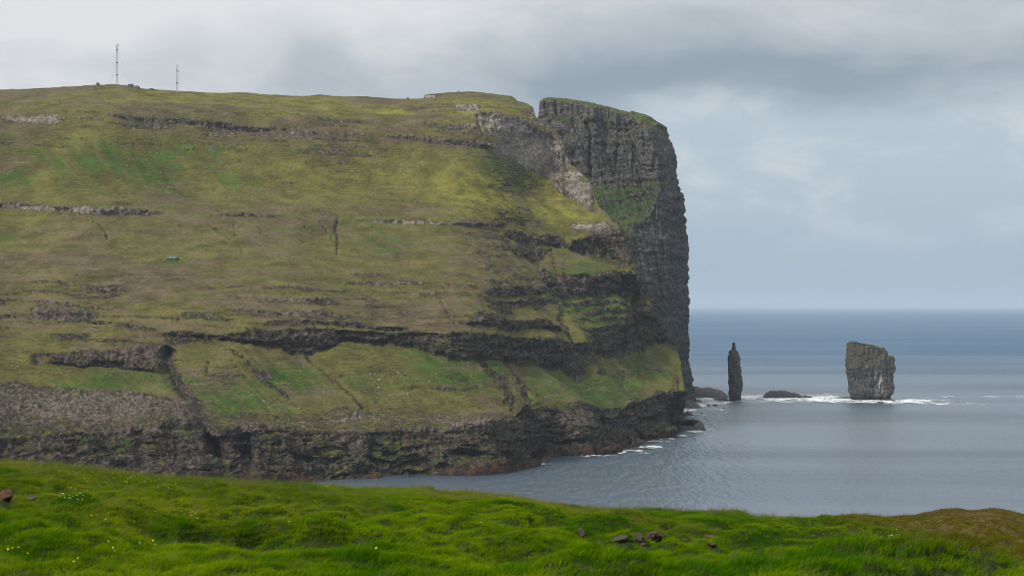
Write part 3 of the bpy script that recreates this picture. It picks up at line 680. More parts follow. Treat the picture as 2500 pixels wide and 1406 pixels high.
d0 = 2292 + 62 * s ** 1.1; d1 = 2418 - 14 * s
D2 = np.exp(np.log(d0)[None] + cum * (np.log(d1 / d0) / cum[-1])[None])
arete = pl([(300, 1606), (350, 1612), (448, 1612), (470, 1640), (560, 1650), (1000, 1670)], PY2)
D2 = D2 + 0.9 * np.clip(PX2 - arete, 0, 200) + 14 * S2 ** 10
D2 = np.maximum.accumulate(D2, 0)
P2 = world_pt(PX2, PY2, D2)
x, y, z = P2[..., 0], P2[..., 1], P2[..., 2]
N2 = grid_normals(P2); N2 *= np.sign(-N2[..., 1:2] + 1e-6)
soft = np.clip(green + cap, 0, 1)
big = fbm(x / 42.0, y / 42.0, z / 110.0, 3); joint = 1 - 2 * np.abs(fbm(x / 9.0, y / 9.0, z / 55.0, 3))
zw = z + 7.0 * fbm(x / 30.0, y / 30.0, z / 24.0, 2); xw2 = x + 5.0 * fbm(x / 22.0 + 3, y / 22.0, z / 18.0, 2)
bed = fbm(x / 70.0, y / 70.0, zw / 6.0, 3); blk = fbm(x / 6, y / 6, z / 5, 3)
joint = 1 - 2 * np.abs(fbm(xw2 / 9.0, y / 9.0, z / 55.0, 3))
dsp = (1 - soft) * (6.0 * big + 2.8 * (joint - 0.4) + 2.6 * bed + 1.5 * blk) + soft * (4.5 * fbm(x / 25, y / 25, z / 25, 3) + 2.6 * blk + 3.0 * green * np.clip(bed, 0, 1))
for pts, hw, dep in (([(1430, 300), (1441, 330), (1440, 380), (1441, 432)], 3.5, 9), ([(1508, 340), (1504, 420)], 3, 4), ([(1372, 330), (1384, 420)], 4, 5), ([(1570, 300), (1572, 380)], 3, 4), ([(1640, 600), (1648, 760)], 4, 4), ([(1600, 620), (1622, 800)], 4, 4)):
    dist, par = seg_dist(PX2, PY2, pts); dsp -= dep * np.exp(-(dist / hw) ** 2)
edgef = (1 - 0.75 * ss(vv, 0.97, 1.0)[:, None]) * (1 - 0.55 * ss(S2, 0.93, 1.0))
P2 = P2 + N2 * (dsp * edgef)[..., None]
P2[..., 0] += ss(S2, 0.9, 1.0) * (1.8 * blk + 1.2 * bed) * ss(PY2, 300, 340)
P2[0, :, 2] = -6
# back of the cape
wrapc = []
for k, (dd, sh) in enumerate(((10, 1), (35, 8), (90, 40), (200, 110))):
    q = P2[:, -1].copy(); q[:, 1] += dd; q[:, 0] -= sh; q[:, 2] *= (1 - 0.06 * k); wrapc.append(q)
wrapl = []
for k, (dd, sh) in enumerate(((8, -1), (40, 2), (120, 10))):
    q = P2[:, 0].copy(); q[:, 1] += dd; q[:, 0] += sh; wrapl.append(q)
P2a = np.concatenate([np.stack(wrapl[::-1], 1), P2, np.stack(wrapc, 1)], 1)
bk = []
for dd, dzp in ((15, -1.5), (50, -8), (130, -60), (220, -360)):
    q = P2a[-1].copy(); q[:, 1] += dd; q[:, 2] = np.maximum(q[:, 2] + dzp, -8); bk.append(q)
P2a = np.concatenate([P2a, np.array(bk)], 0)
def padn(a): 
    a = np.concatenate([np.repeat(a[:, :1], 3, 1), a, np.repeat(a[:, -1:], 4, 1)], 1)
    return np.concatenate([a, np.repeat(a[-1:], 4, 0)], 0)
rk2 = np.clip(1 - soft - 0.55 * ledge, 0, 1)
attrs = {'rock': padn(rk2), 'lush': padn(np.clip(green * 0.9 + ledge + cap * 0.5, 0, 1)), 'scree': padn(0.55 * green), 'wet': padn(ss(PY2, 966, 984)), 'sunlit_gold': padn(0 * PY2), 'pale': padn(0.08 * (1 - ss(PY2, 430, 470)))}
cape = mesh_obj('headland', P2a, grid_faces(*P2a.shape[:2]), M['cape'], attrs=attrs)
tag(cape, 'sheer dark basalt headland with a green cap dropping straight into the sea', 'headland', kind='structure')

# ---------------------------------------------------------------- sea stacks
def lerp_tab(tab, yv, k): 
    a = np.array(tab, float); o = np.argsort(a[:, 0]); return np.interp(yv, a[o, 0], a[o, k])
def sea_stack(name, sides, crown, d, thick, seed, label, guano=None, power=3.2):
    """sides: (row, left column, right column) from the foot up; crown: top row for each column share 0..1."""
    nh, ncap, nf = 170, 14, 110
    fs = 0.5 - 0.5 * np.cos(np.linspace(0, np.pi, nf)); fs = 0.35 * fs + 0.65 * np.linspace(0, 1, nf)
    side = lambda q: np.clip(1 - np.abs(2 * q - 1) ** power, 0, 1) ** (1 / power)
    share = np.concatenate([fs, fs[::-1][1:-1]]); uy = np.concatenate([-side(fs), side(fs[::-1][1:-1])]); ux = 2 * share - 1
    nth = len(share)
    row_foot = sides[0][0] + 3.5
    row_top = np.interp(share, [q[0] for q in crown], [q[1] for q in crown])
    t = np.linspace(0, 1, nh)[:, None]
    rows = row_foot + (row_top[None] - row_foot) * t
    lft, rgt = lerp_tab(sides, rows, 1), lerp_tab(sides, rows, 2)
    pxs = lft + (rgt - lft) * share[None]
    yo = uy[None] * thick * 0.5 * (1.06 - 0.22 * t)
    body = np.stack([(pxs - 1250) / F * d, d + yo, EYE + (HOR - rows) / F * d], -1)
    rings = [body]
    for k in range(1, ncap + 1):
        f = 1 - k / ncap
        r = body[-1].copy(); r[:, 1] = d + (r[:, 1] - d) * f; r[:, 2] += min(0.9, thick / 22) * vnoise(r[:, 0] / 3, r[:, 1] / 3, r[:, 0] * 0 + seed) * (1 - f)
        rings.append(r[None])
    A = np.concatenate(rings, 0)
    x, y, z = A[..., 0], A[..., 1], A[..., 2]
    out = np.stack([(np.sign(ux) * np.abs(ux) ** 3)[None] + 0 * x, uy[None] + 0 * x, 0 * x], -1)
    out /= np.linalg.norm(out, axis=-1, keepdims=True)
    bedv = fbm(x / 26 + seed, y / 26, z / 2.6, 3); jn = 1 - 2 * np.abs(fbm(x / 5 + seed, y / 5, z / 22, 3)); bl = fbm(x / 3.2, y / 3.2 + seed, z / 2.6, 3)
    amp = np.ones(A.shape[0]); amp[nh:] = 0.0
    scl = min(1.0, thick / 30 + 0.25)
    A = A + out * ((0.9 * bedv + 1.7 * (jn - 0.4) + 1.2 * bl + 2.6 * fbm(x / 11 + seed, y / 11, z / 14, 2)) * scl * amp[:, None] * np.clip(np.concatenate([rgt - lft, np.repeat((rgt - lft)[-1:], ncap, 0)], 0) / F * d / 9.0, 0.12, 1))[..., None]
    A[0, :, 2] = -5
    g = np.zeros(A.shape[:2])
    if guano:
        pxa = 1250 + F * A[..., 0] / A[..., 1]; pya = HOR - F * (A[..., 2] - EYE) / A[..., 1]
        for gx, gy, rx, ry, a in guano: g = np.maximum(g, a * np.exp(-(((pxa - gx) / rx) ** 2 + ((pya - gy) / ry) ** 2)))
        g *= (A[..., 1] < d)
    o = mesh_obj(name, A, grid_faces(A.shape[0], nth, True), M['stack'], attrs={'guano': g})
    return tag(o, label, 'sea stack', 'sea stacks off the headland')
cv = lambda l: [(600 + r / 2.778, 1600 + a / 2.778, 1600 + b / 2.778) for r, a, b in l]
slim = cv([(1052, 500, 578), (1000, 502, 578), (950, 501, 585), (900, 500, 583), (850, 499, 576), (800, 498, 571), (770, 498, 570), (740, 499, 567), (722, 502, 560), (712, 507, 552), (707, 513, 545),
           (703, 521, 543), (690, 523, 543), (681, 525, 541), (674, 526, 539), (666, 524, 541), (658, 525, 540), (655, 528, 538)])
sea_stack('sea_stack', slim, [(0, 838), (0.3, 835.5), (0.7, 836.5), (1, 839.5)], 2433.0, 17.0, 3.0, 'slender sea stack like a pillar with a small knob on its tip', power=2.6)
wide = cv([(1045, 1335, 1590), (1010, 1326, 1592), (960, 1319, 1604), (900, 1303, 1609), (830, 1297, 1614), (760, 1300, 1614), (700, 1301, 1614), (600, 1302, 1614)])
crown = [((a - 1302) / 312.0, 600 + b / 2.778) for a, b in ((1302, 676), (1312, 656), (1340, 646), (1372, 655), (1400, 662), (1440, 668), (1472, 672), (1496, 684), (1508, 694), (1517, 712), (1524, 708), (1529, 690), (1541, 690),
                                                     (1548, 700), (1560, 714), (1567, 742), (1580, 749), (1600, 748), (1614, 752))]
sea_stack('sea_stack', wide, crown, 2448.0, 34.0, 11.0, 'broad block-shaped sea stack with a jagged flat top and white droppings',
          guano=[(2148, 940, 9, 30, 1.0), (2140, 918, 6, 10, .8), (2158, 965, 8, 14, .6), (2118, 895, 5, 3, .5)], power=4.0)

# ---------------------------------------------------------------- skerries and shore rocks
def skerry(name, prof, py_foot, length, seed, label, group, mat='skerry', rough=0.6):
    """A low rock: prof lists (column, row of its crest); it stands in the sea at row py_foot."""
    d = EYE * F / (py_foot - HOR)
    nx, ny = 120, 44
    pxs = np.linspace(prof[0][0], prof[-1][0], nx)
    crest = EYE + (HOR - pl(prof, pxs)) / F * d
    uu = np.linspace(-1, 1, ny)[:, None]
    x = (pxs - 1250)[None] / F * d + 0 * uu
    y = d + length * 0.5 * (1 + uu) + 0 * x
    hh = (np.clip(crest, 0.6, None))[None] * np.clip(1 - np.abs(uu * 1.0) ** 2.4, 0, 1) 
    nrm = fbm(x / 6 + seed, y / 6, hh * 0, 4); n2 = 1 - 2 * np.abs(fbm(x / 3.5 + seed, y / 3.5, hh / 3, 3))
    edge = np.clip(1 - np.abs(uu) ** 4, 0, 1) * ss(np.minimum(pxs - pxs[0], pxs[-1] - pxs), 0, 3)[None]
    n3 = 1 - 2 * np.abs(fbm(x / 1.9 + seed, y / 2.6, hh / 2, 3))
    z = hh + rough * edge * (3.2 * nrm + 2.0 * (n2 - 0.4) + 0.9 * (n3 - 0.4)) * np.clip(crest / 5, 0.2, 1)[None]
    z = z - 1.2 * (1 - edge)
    o = mesh_obj(name, np.stack([x, y + 2.5 * nrm * edge, z], -1), grid_faces(ny, nx), M[mat])
    return tag(o, label, 'rock', group)
G1 = 'low rocks awash between the headland and the stacks'
skerry('skerry', [(1688, 950), (1700, 948), (1722, 950), (1742, 952), (1756, 956), (1770, 959), (1779, 965), (1783, 970)], 971.5, 60, 1.0, 'long low dark skerry between the headland and the slender stack', G1)
skerry('skerry', [(1743, 979), (1751, 974), (1758, 971.5), (1768, 971.5), (1780, 974)], 978.5, 26, 2.0, 'small humped rock at the foot of the slender stack', G1)
skerry('skerry', [(1866, 971), (1874, 962), (1888, 957), (1906, 956), (1922, 958), (1938, 961), (1955, 964), (1962, 969), (1972, 966), (1988, 970)], 972, 34, 3.0, 'dark ragged skerry in the surf midway between the two stacks', G1)
skerry('skerry', [(2040, 974), (2052, 971.5), (2070, 970.5), (2085, 970.5), (2110, 972)], 974, 24, 4.0, 'flat rock shelf at the left foot of the broad stack', G1)
skerry('skerry', [(2150, 977), (2165, 974), (2178, 974.5), (2190, 978)], 978.5, 16, 4.5, 'flat rock shelf at the right foot of the broad stack', G1)
G2 = 'shore rocks below the sea cliffs'
skerry('shore_rock', [(1690, 980), (1699, 976.5), (1710, 977), (1717, 981)], 981.5, 20, 5.0, 'dark flat rock at the outer corner of the headland foot', G2)
skerry('shore_rock', [(1655, 1000), (1668, 985), (1684, 980), (1698, 984), (1706, 989), (1716, 993)], 997, 60, 6.0, 'brown rock apron spreading from the foot of the headland wall', G2)
skerry('shore_rock', [(1724, 992), (1730, 987.5), (1734, 989), (1736, 992)], 992, 8, 7.0, 'small rock awash beside the headland apron, third from the slender stack', G2)
skerry('shore_rock', [(1740, 990.5), (1745, 986), (1752, 988), (1757, 990.5)], 991, 10, 8.0, 'small dark rock awash just below the slender stack', G2)
skerry('shore_rock', [(1763, 997), (1767, 995), (1771, 997)], 997.5, 6, 9.0, 'tiniest rock awash in open water below the slender stack', G2)
skerry('shore_rock', [(1674, 1012), (1680, 1006), (1687, 1006), (1691, 1012), (1697, 1013.5)], 1014, 14, 10.0, 'rounded boulder in white surf left of the small islet', G2)
skerry('shore_rock', [(1709, 1009.5), (1714, 1008), (1720, 1010)], 1010.5, 8, 11.0, 'small rounded islet rock in the surf above the spit', G2)
skerry('shore_rock', [(1638, 1045), (1655, 1013), (1662, 1004), (1672, 1010), (1682, 1022), (1690, 1031), (1697, 1028), (1706, 1031), (1716, 1034), (1722, 1038), (1727, 1049)], 1052, 55, 12.0, 'large jagged rock spit jutting out below the last sea cliff', G2)
skerry('shore_rock', [(1560, 1068), (1600, 1056), (1640, 1058), (1655, 1063), (1667, 1068)], 1069, 22, 13.0, 'low brown rock ledge along the cliff beside the jagged spit', G2)
skerry('shore_rock', [(1530, 1098), (1550, 1093), (1580, 1094), (1600, 1098)], 1098.5, 10, 14.0, 'thin flat reef jutting from the cliff foot between two breakers', G2)
skerry('shore_rock', [(1500, 1094), (1530, 1078), (1555, 1072), (1570, 1076), (1577, 1080)], 1082, 26, 15.0, 'sloping brown rock ledge ending beside the upper breaker', G2)
skerry('shore_rock', [(1240, 1140), (1270, 1112), (1290, 1106), (1310, 1114), (1325, 1122), (1334, 1130)], 1131, 22, 16.0, 'brown rock toe at the tip of the cave-riddled promontory', G2)

# ---------------------------------------------------------------- breaking water
def foam_material():
    m, t = new_mat('white_water')
    pos = t.n('ShaderNodeNewGeometry').outputs['Position']
    a = t.attr('dens')
    n = t.noise(t.vmul(pos, (0.055, 0.016, 1.0)), 1.0, 6.0, 0.7, 1.0)
    n2 = t.noise(t.vmul(pos, (0.35, 0.2, 1.0)), 1.0, 3.0, 0.6)
    vsum = t.math('ADD', t.math('MULTIPLY', n, 0.75), t.math('MULTIPLY', n2, 0.25))
    al = t.mr(t.math('ADD', t.math('MULTIPLY', a, 0.40), t.math('MULTIPLY', t.math('SUBTRACT', vsum, 0.5), 2.2)), 0.09, 0.44)
    al = t.math('MULTIPLY', al, t.mr(a, 0.02, 0.2))
    b = t.n('ShaderNodeBsdfPrincipled'); t.set(b.inputs['Base Color'], t.mix(n2, (0.62, 0.68, 0.70), (0.86, 0.88, 0.88))); t.set(b.inputs['Roughness'], 0.8)
    t.set(b.inputs['Alpha'], al)
    t.n('ShaderNodeOutputMaterial', None, Surface=b.outputs[0])
    return m
M['foam'] = foam_material()
FOAM = [(1830, 971, 60, 4, 1.0), (1900, 975, 80, 3.5, .9), (1990, 971, 60, 5, 1.0), (2060, 976, 70, 3, 1.0), (2130, 980, 70, 3.2, 1.0), (2230, 979, 70, 4, .9), (1870, 966, 60, 3, .7), (2010, 977, 150, 3.5, .8),
        (2300, 983, 60, 3, .45), (2380, 986, 50, 2, .3), (2250, 968, 100, 1.5, .35), (2420, 968, 120, 1.2, .3), (1725, 976, 30, 4, .9), (1745, 984, 30, 3, .8), (1710, 990, 22, 3, .8), (1695, 1003, 20, 3, .9), (1672, 1001, 12, 3, .9),
        (1705, 1012, 24, 2, .8), (1735, 1000, 40, 2.5, .45), (1770, 982, 16, 2, .7), (1700, 1053, 34, 2.2, 1.0), (1735, 1050, 14, 1.2, .7), (1668, 1059, 18, 1.8, .7), (1600, 1077.5, 26, 2, 1.0), (1585, 1091, 24, 2.6, 1.0), (1520, 1104, 14, 2.6, 1.0),
        (1470, 1112, 40, 1.2, .6), (1310, 1133, 26, 1.6, .9), (1240, 1141.5, 14, 1.6, .9), (1190, 1149, 20, 1, .4), (1560, 1106, 30, 1, .3), (1420, 1113, 20, 1, .3), (1350, 1132, 18, .9, .5), (1780, 1010, 60, 2, .15), (1390, 1114, 30, 1.2, .55), (1100, 1158, 40, 1.2, .5), (1010, 1163, 40, 1.2, .45), (1545, 1100, 22, 1.6, .8), (1620, 1072, 24, 1.6, .8), (1660, 1063, 20, 1.6, .7), (1715, 1056, 24, 1.6, .6)]
fv, ff, fa = [], [], []
def foam_patch(px0, px1_, py0, py1, nx, ny, zl):
    u, q = np.meshgrid(np.linspace(px0, px1_, nx), np.linspace(py1, py0, ny))
    dens = np.zeros_like(u)
    wu = u + 9 * fbm(u / 25, q / 5, u * 0, 3); wq = q + 1.4 * fbm(u / 18, q / 3, u * 0 + 3, 3)
    for a_, b_, rx, ry, am in FOAM: ry = ry * (1.6 if b_ < 990 else 1.25); dens = np.maximum(dens, am * np.exp(-(np.abs((wu - a_) / rx) ** 2.4 + np.abs((wq - b_) / ry) ** 2.4)))
    d = EYE * F / (q - HOR)
    pts = np.stack([(u - 1250) / F * d, d, zl + 0.9 * dens * (0.5 + 0.5 * fbm(u / 4, q / 1.0, u * 0, 3))], -1)
    fc = grid_faces(ny, nx); keep = dens.ravel()[fc].max(1) > 0.03
    base = sum(len(k) for k in fv)
    fv.append(pts.reshape(-1, 3)); ff.append(fc[keep] + base); fa.append(dens.ravel())
foam_patch(1640, 2500, 960, 1016, 360, 90, 0.25)
foam_patch(1170, 1760, 1016.3, 1150, 300, 150, 0.15)
V_, F_, A_ = np.concatenate(fv), np.concatenate(ff), np.concatenate(fa)
used = np.unique(F_); remap = np.zeros(len(V_), np.int32); remap[used] = np.arange(len(used))
foam = mesh_obj('foam', V_[used], remap[F_], M['foam'], attrs={'dens': A_[used]})
tag(foam, 'white surf washing round the stacks, skerries and cliff foot', 'surf', kind='stuff')

# ---------------------------------------------------------------- loose boulders on the far slopes
def ico(sub):
    bm = bmesh.new(); bmesh.ops.create_icosphere(bm, subdivisions=sub, radius=1.0)
    vv_ = np.array([q.co[:] for q in bm.verts]); f_ = np.array([[q.index for q in f.verts] for f in bm.faces]); bm.free()
    return vv_, f_
iv, iff = ico(1)
BFIELDS = [(600, 420, 260, 80, 190), (330, 490, 160, 16, 90), (800, 480, 260, 40, 110), (950, 930, 200, 50, 160), (1450, 950, 120, 35, 60), (450, 350, 300, 40, 110), (1150, 300, 120, 30, 60),
           (700, 950, 160, 40, 90), (1100, 350, 160, 20, 60), (1100, 520, 300, 30, 60), (1320, 960, 40, 30, 30), (200, 350, 200, 60, 60), (1500, 900, 80, 40, 50), (900, 400, 250, 60, 90)]
bv, bf = [], []; cnt = 0
tree_px, tree_py = HPX.ravel(), HPY.ravel()
NCc = HPX.shape[1]
def hill_fast(a, b):
    j = int(np.clip(np.searchsorted(cols, a), 0, NCc - 1)); i = int(np.argmin(np.abs(HPY[:, j] - b)))
    return HP[i, j]
for cx, cy, rx, ry, n in BFIELDS:
    for _ in range(n):
        a, b = cx + rx * 0.6 * rng.normal(), cy + ry * 0.6 * rng.normal()
        if not (-30 < a < 1640) or b < pl(SKYLINE, a) + 12: continue
        p = hill_fast(a, b); r = 0.25 + 0.65 * rng.random() ** 3
        k = iv * (r * (0.7 + 0.6 * rng.random(3))) * (1 + 0.25 * rng.normal(size=(len(iv), 1)))
        bv.append(k + p + np.array([0, -0.2, r * 0.35])); bf.append(iff + cnt); cnt += len(iv)
bo = mesh_obj('boulders', np.concatenate(bv), np.concatenate(bf), M['pale_boulder'], smooth=False)
tag(bo, 'pale loose boulders strewn over the grassy hillside', 'boulders', kind='stuff')

# ---------------------------------------------------------------- masts, hut and stone works on the hill
def mast(name, px, base_row, top_row, width, label, kind):
    b = hill_at(px, base_row)
    d = b.y; hgt = (base_row - top_row) / F * d
    root = empty(name, (b.x, b.y + 4, b.z - 1.0))
    lean = 0.006 * hgt
    h = hgt + 1.0
    for sx in (-1, 1):
        for sy in (-1, 1):
            MB().bar((sx * width / 2, sy * width / 2, 0), (sx * width / 2 + lean, sy * width / 2, h * 0.985), 0.085).build('leg', M['galv'], root)
    br = MB(); n = int(h / 1.9)
    for i in range(n):
        z0, z1 = h * 0.98 * i / n, h * 0.98 * (i + 1) / n; l0, l1 = lean * i / n, lean * (i + 1) / n; q = width / 2
        s_ = 1 if i % 2 else -1
        br.bar((-q * s_ + l0, -q, z0), (q * s_ + l1, -q, z1), 0.045).bar((-q * s_ + l0, q, z0), (q * s_ + l1, q, z1), 0.045)
        br.bar((-q + l0, -q * s_, z0), (-q + l1, q * s_, z1), 0.045).bar((q + l0, -q * s_, z0), (q + l1, q * s_, z1), 0.045)
    br.build('lattice_brace', M['galv'], root)
    for fz in ((0.28, 0.57, 0.86) if kind == 'tall' else (0.38, 0.79)):
        q = width / 2 + 0.25
        MB().box(-q + lean * fz, q + lean * fz, -q, q, h * fz - 0.35, h * fz + 0.35).build('platform', M['dark_steel'], root)
    if kind == 'tall':
        for ax, z0, z1, rr in ((-0.9, 0.875, 0.945, 0.42), (0.95, 0.945, 0.998, 0.5), (-0.75, 0.95, 0.985, 0.35)):
            vs_, fs_ = [], []; nn = 10
            for zz in (z0, z1):
                for k in range(nn): vs_.append((ax + lean + rr * math.cos(k * 2 * math.pi / nn), -0.4 + rr * math.sin(k * 2 * math.pi / nn), h * zz))
            for k in range(nn): fs_.append((k, (k + 1) % nn, nn + (k + 1) % nn, nn + k))
            an = mesh_obj('antenna', vs_, fs_, M['antenna'], root)
        MB().bar((lean, 0, h * 0.97), (lean, 0, h * 1.01), 0.12).build('tip_rod', M['galv'], root)
        for ang in (20, 140, 260):
            for fz in (0.57, 0.86):
                g = Vector((math.cos(R(ang)) * 17, math.sin(R(ang)) * 17, -1.5))
                MB().bar((lean * fz, 0, h * fz), g, 0.018).build('guy_wire', M['dark_steel'], root)
    else:
        for fz, L_ in ((0.33, 1.0), (0.345, -0.6), (0.74, 1.0), (0.96, 0.6)):
            MB().bar((lean * fz, 0, h * fz), (lean * fz + L_ * 2.2, 0, h * fz), 0.09).build('side_arm', M['dark_steel'], root)
    if kind == 'tall':
        MB().box(-1.6, 2.4, -1.4, 1.4, -0.6, 1.6).build('base_plinth', M['masonry'], root)
    return tag(root, label, 'mast', 'radio masts on the ridge')
mast('radio_mast', 283, 209, 107, 1.5, 'taller grey lattice radio mast on the highest knoll of the ridge', 'tall')
mast('radio_mast', 431, 226, 155, 1.3, 'shorter grey lattice mast standing alone right of the taller one', 'short')

def stone_work(name, px, py, w_px, h_px, seed, label, shape):
    """A ruin or cairn of piled stones: a rounded, uneven pile of courses."""
    b = hill_at(px, py); d = b.y; w_, h_ = w_px / F * d, h_px / F * d
    nt, nh = 28, 10
    th = np.linspace(0, 2 * np.pi, nt, endpoint=False)[None]; t = np.linspace(0, 1, nh)[:, None]
    if shape == 'cairn': rad = (1 - 0.55 * t ** 1.5) * np.ones_like(th)
    elif shape == 'block': rad = np.ones_like(t) * np.ones_like(th)
    else: rad = np.sqrt(np.clip(1 - (0.98 * t) ** 2.5, 0.02, 1)) * np.ones_like(th)
    cc, s2 = np.sign(np.cos(th)) * np.abs(np.cos(th)) ** (0.5 if shape == 'block' else 0.8), np.sign(np.sin(th)) * np.abs(np.sin(th)) ** (0.5 if shape == 'block' else 0.8)
    x, y, z = rad * cc * w_ / 2, rad * s2 * w_ / 2.4, t * h_ * 1.12 - h_ * 0.12 + 0 * th
    n = fbm(x / 0.9 + seed, y / 0.9, z / 0.7 + seed, 3)
    A = np.stack([x * (1 + 0.22 * n), y * (1 + 0.22 * n), z + 0.12 * h_ * n * t], -1)
    last = A[-1:].copy(); last[..., :2] *= 0.05; last[..., 2] = last[..., 2].mean() + 0.03 * h_
    A = np.concatenate([A, last], 0)
    o = mesh_obj(name, A, grid_faces(A.shape[0], nt, True), M['masonry'], smooth=False, loc=(b.x, b.y - 1.5, b.z - 0.4))
    return tag(o, label, 'stone pile', 'stone works on the ridge')
stone_work('stone_cairn', 240, 208.5, 11, 7.5, 1, 'peaked stone cairn left of the taller mast', 'cairn')
stone_work('stone_cairn', 216, 210, 6, 3, 6, 'tiny heap of stones far left of the taller mast', 'mound')
stone_work('stone_ruin', 320, 212.5, 14, 6.5, 2, 'flat-topped stone ruin just right of the taller mast', 'block')
stone_work('stone_mound', 333, 216, 16, 6, 3, 'sloping stone mound touching the flat-topped ruin', 'mound')
stone_work('stone_mound', 370, 220, 16, 4, 4, 'low rounded stone mound halfway between the two masts', 'mound')
stone_work('stone_block', 996, 243.5, 6.5, 4.5, 5, 'lone square stone block on the bare ridge before the gap', 'block')

def lookout():
    b = hill_at(1122, 229); d = b.y; u = d / F
    root = empty('lookout_ruin', (b.x, b.y - 2, b.z - 0.5))
    MB().box(-1.5 * u, 8 * u, 0, 3.5, -1.5, 3.4 * u).build('wall', M['masonry'], root)
    MB().box(-4.5 * u, -1.45 * u, 0.3, 3.0, -1.5, 7.2 * u).build('tower', M['masonry'], root)
    MB().box(-4.6 * u, -1.3 * u, 0.2, 3.1, 5.2 * u, 7.4 * u).build('tower_cap', M['brick_red'], root)
    MB().bar((-9 * u, 1, -1.5), (-9 * u, 1, 3.2 * u), 0.3).build('post', M['dark_steel'], root)
    tag(root, 'small grey stone lookout ruin with a stub tower on the ridge', 'ruin')
lookout()
for i, (a, b, hh) in enumerate(((1243, 236, 2.6), (1249, 236.5, 3.0), (1254, 238.5, 2.4))):
    o = stone_work('ridge_stone', a, b, 3.4, hh, 20 + i, ['left of three small upright stones near the gap', 'middle and tallest of three small upright stones near the gap', 'right of three small upright stones near the gap'][i], 'cairn')
    o['category'] = 'stone'; o['group'] = 'upright stones near the gap'

def hut():
    b = hill_at(420, 632); d = b.y; u = d / F
    L_, Hh = 24 * u, 5.5 * u
    root = empty('hut', (b.x, b.y - 2.0, b.z - 0.6), R(-4))
    wv = [(-L_ / 2, 0, -1.5), (L_ / 2, 0, -1.5), (L_ / 2, 5, -1.5), (-L_ / 2, 5, -1.5), (-L_ / 2, 0, Hh), (L_ / 2, 0, Hh), (L_ / 2, 5, Hh), (-L_ / 2, 5, Hh)]
    mesh_obj('wall', wv, [(0, 1, 5, 4), (1, 2, 6, 5), (2, 3, 7, 6), (3, 0, 4, 7)], M['hut_wall'], root, False)
    for sx in (-1, 1):
        mesh_obj('gable', [(sx * L_ / 2 * 0.998, 0, Hh), (sx * L_ / 2 * 0.998, 5, Hh), (sx * L_ / 2 * 0.998, 2.5, Hh + 5.0 * u)], [(0, 1, 2)], M['hut_wall'], root, False)
    ro = empty('roof', (0, 0, 0)); ro.parent = root
    n = 8; sw = (L_ + 0.6) / n
    for i in range(n):
        x0 = -L_ / 2 - 0.3 + i * sw
        for sgn in (0, 1):
            yA, yB = (-0.4, 2.52) if sgn == 0 else (5.4, 2.48)
            vA = [(x0 + .02, yA, Hh - 0.25), (x0 + sw - .02, yA, Hh - 0.25), (x0 + sw - .02, yB, Hh + 5.6 * u), (x0 + .02, yB, Hh + 5.6 * u)]
            vB = [(p[0], p[1], p[2] + 0.09 + 0.03 * (i % 2)) for p in vA]
            mesh_obj('roof_sheet', vA + vB, [(0, 1, 2, 3), (4, 5, 6, 7), (0, 1, 5, 4), (1, 2, 6, 5), (2, 3, 7, 6), (3, 0, 4, 7)], M['pale_sheet'] if i in (2, 5) else M['green_roof'], ro, False)
    MB().box(-0.5, 0.6, -0.06, 0.02, -0.9, 1.15).build('door', M['door'], root)
    for xw in (-2.4, 2.3): MB().box(xw - .4, xw + .4, -0.05, 0.02, 0.2, 1.0).build('window', M['dark_steel'], root)
    tag(root, 'tiny hut with a green sheet roof and dark walls on the hillside', 'hut')
hut()

# ---------------------------------------------------------------- near ground
EDGE = [(-400, 1100), (0, 1118), (150, 1122), (240, 1131), (400, 1150), (650, 1165), (760, 1173), (880, 1186), (1030, 1186), (1080, 1194), (1200, 1201), (1250, 1206), (1330, 1222), (1450, 1231), (1560, 1240), (1660, 1240),
        (1740, 1240), (1850, 1243), (1960, 1252), (2050, 1250), (2160, 1251), (2230, 1247), (2270, 1238), (2300, 1232), (2340, 1230), (2380, 1234), (2420, 1229), (2450, 1233), (2500, 1245), (2900, 1262)]
EDGE_D = [(-400, 40), (0, 43), (900, 47), (1500, 52), (2000, 60), (2200, 76), (2350, 86), (2500, 88), (2900, 90)]
EDGE = [(a, b + 9) for a, b in EDGE]
gc = np.concatenate([np.linspace(-7000, -420, 70, endpoint=False), np.linspace(-420, 2920, 500), np.linspace(2920, 9500, 71)[1:]])
gd = np.concatenate([np.linspace(0.01, 0.15, 20, endpoint=False), np.linspace(0.15, 1.0, 250) , 1 + np.geomspace(0.006, 5.5, 50)])
ed, ey = pl(EDGE_D, gc), pl(EDGE, gc) + 2
z_near, d_near = EYE - 18.0 * (1420 - HOR) / F, 18.0
z_edge = EYE - ed * (ey - HOR) / F
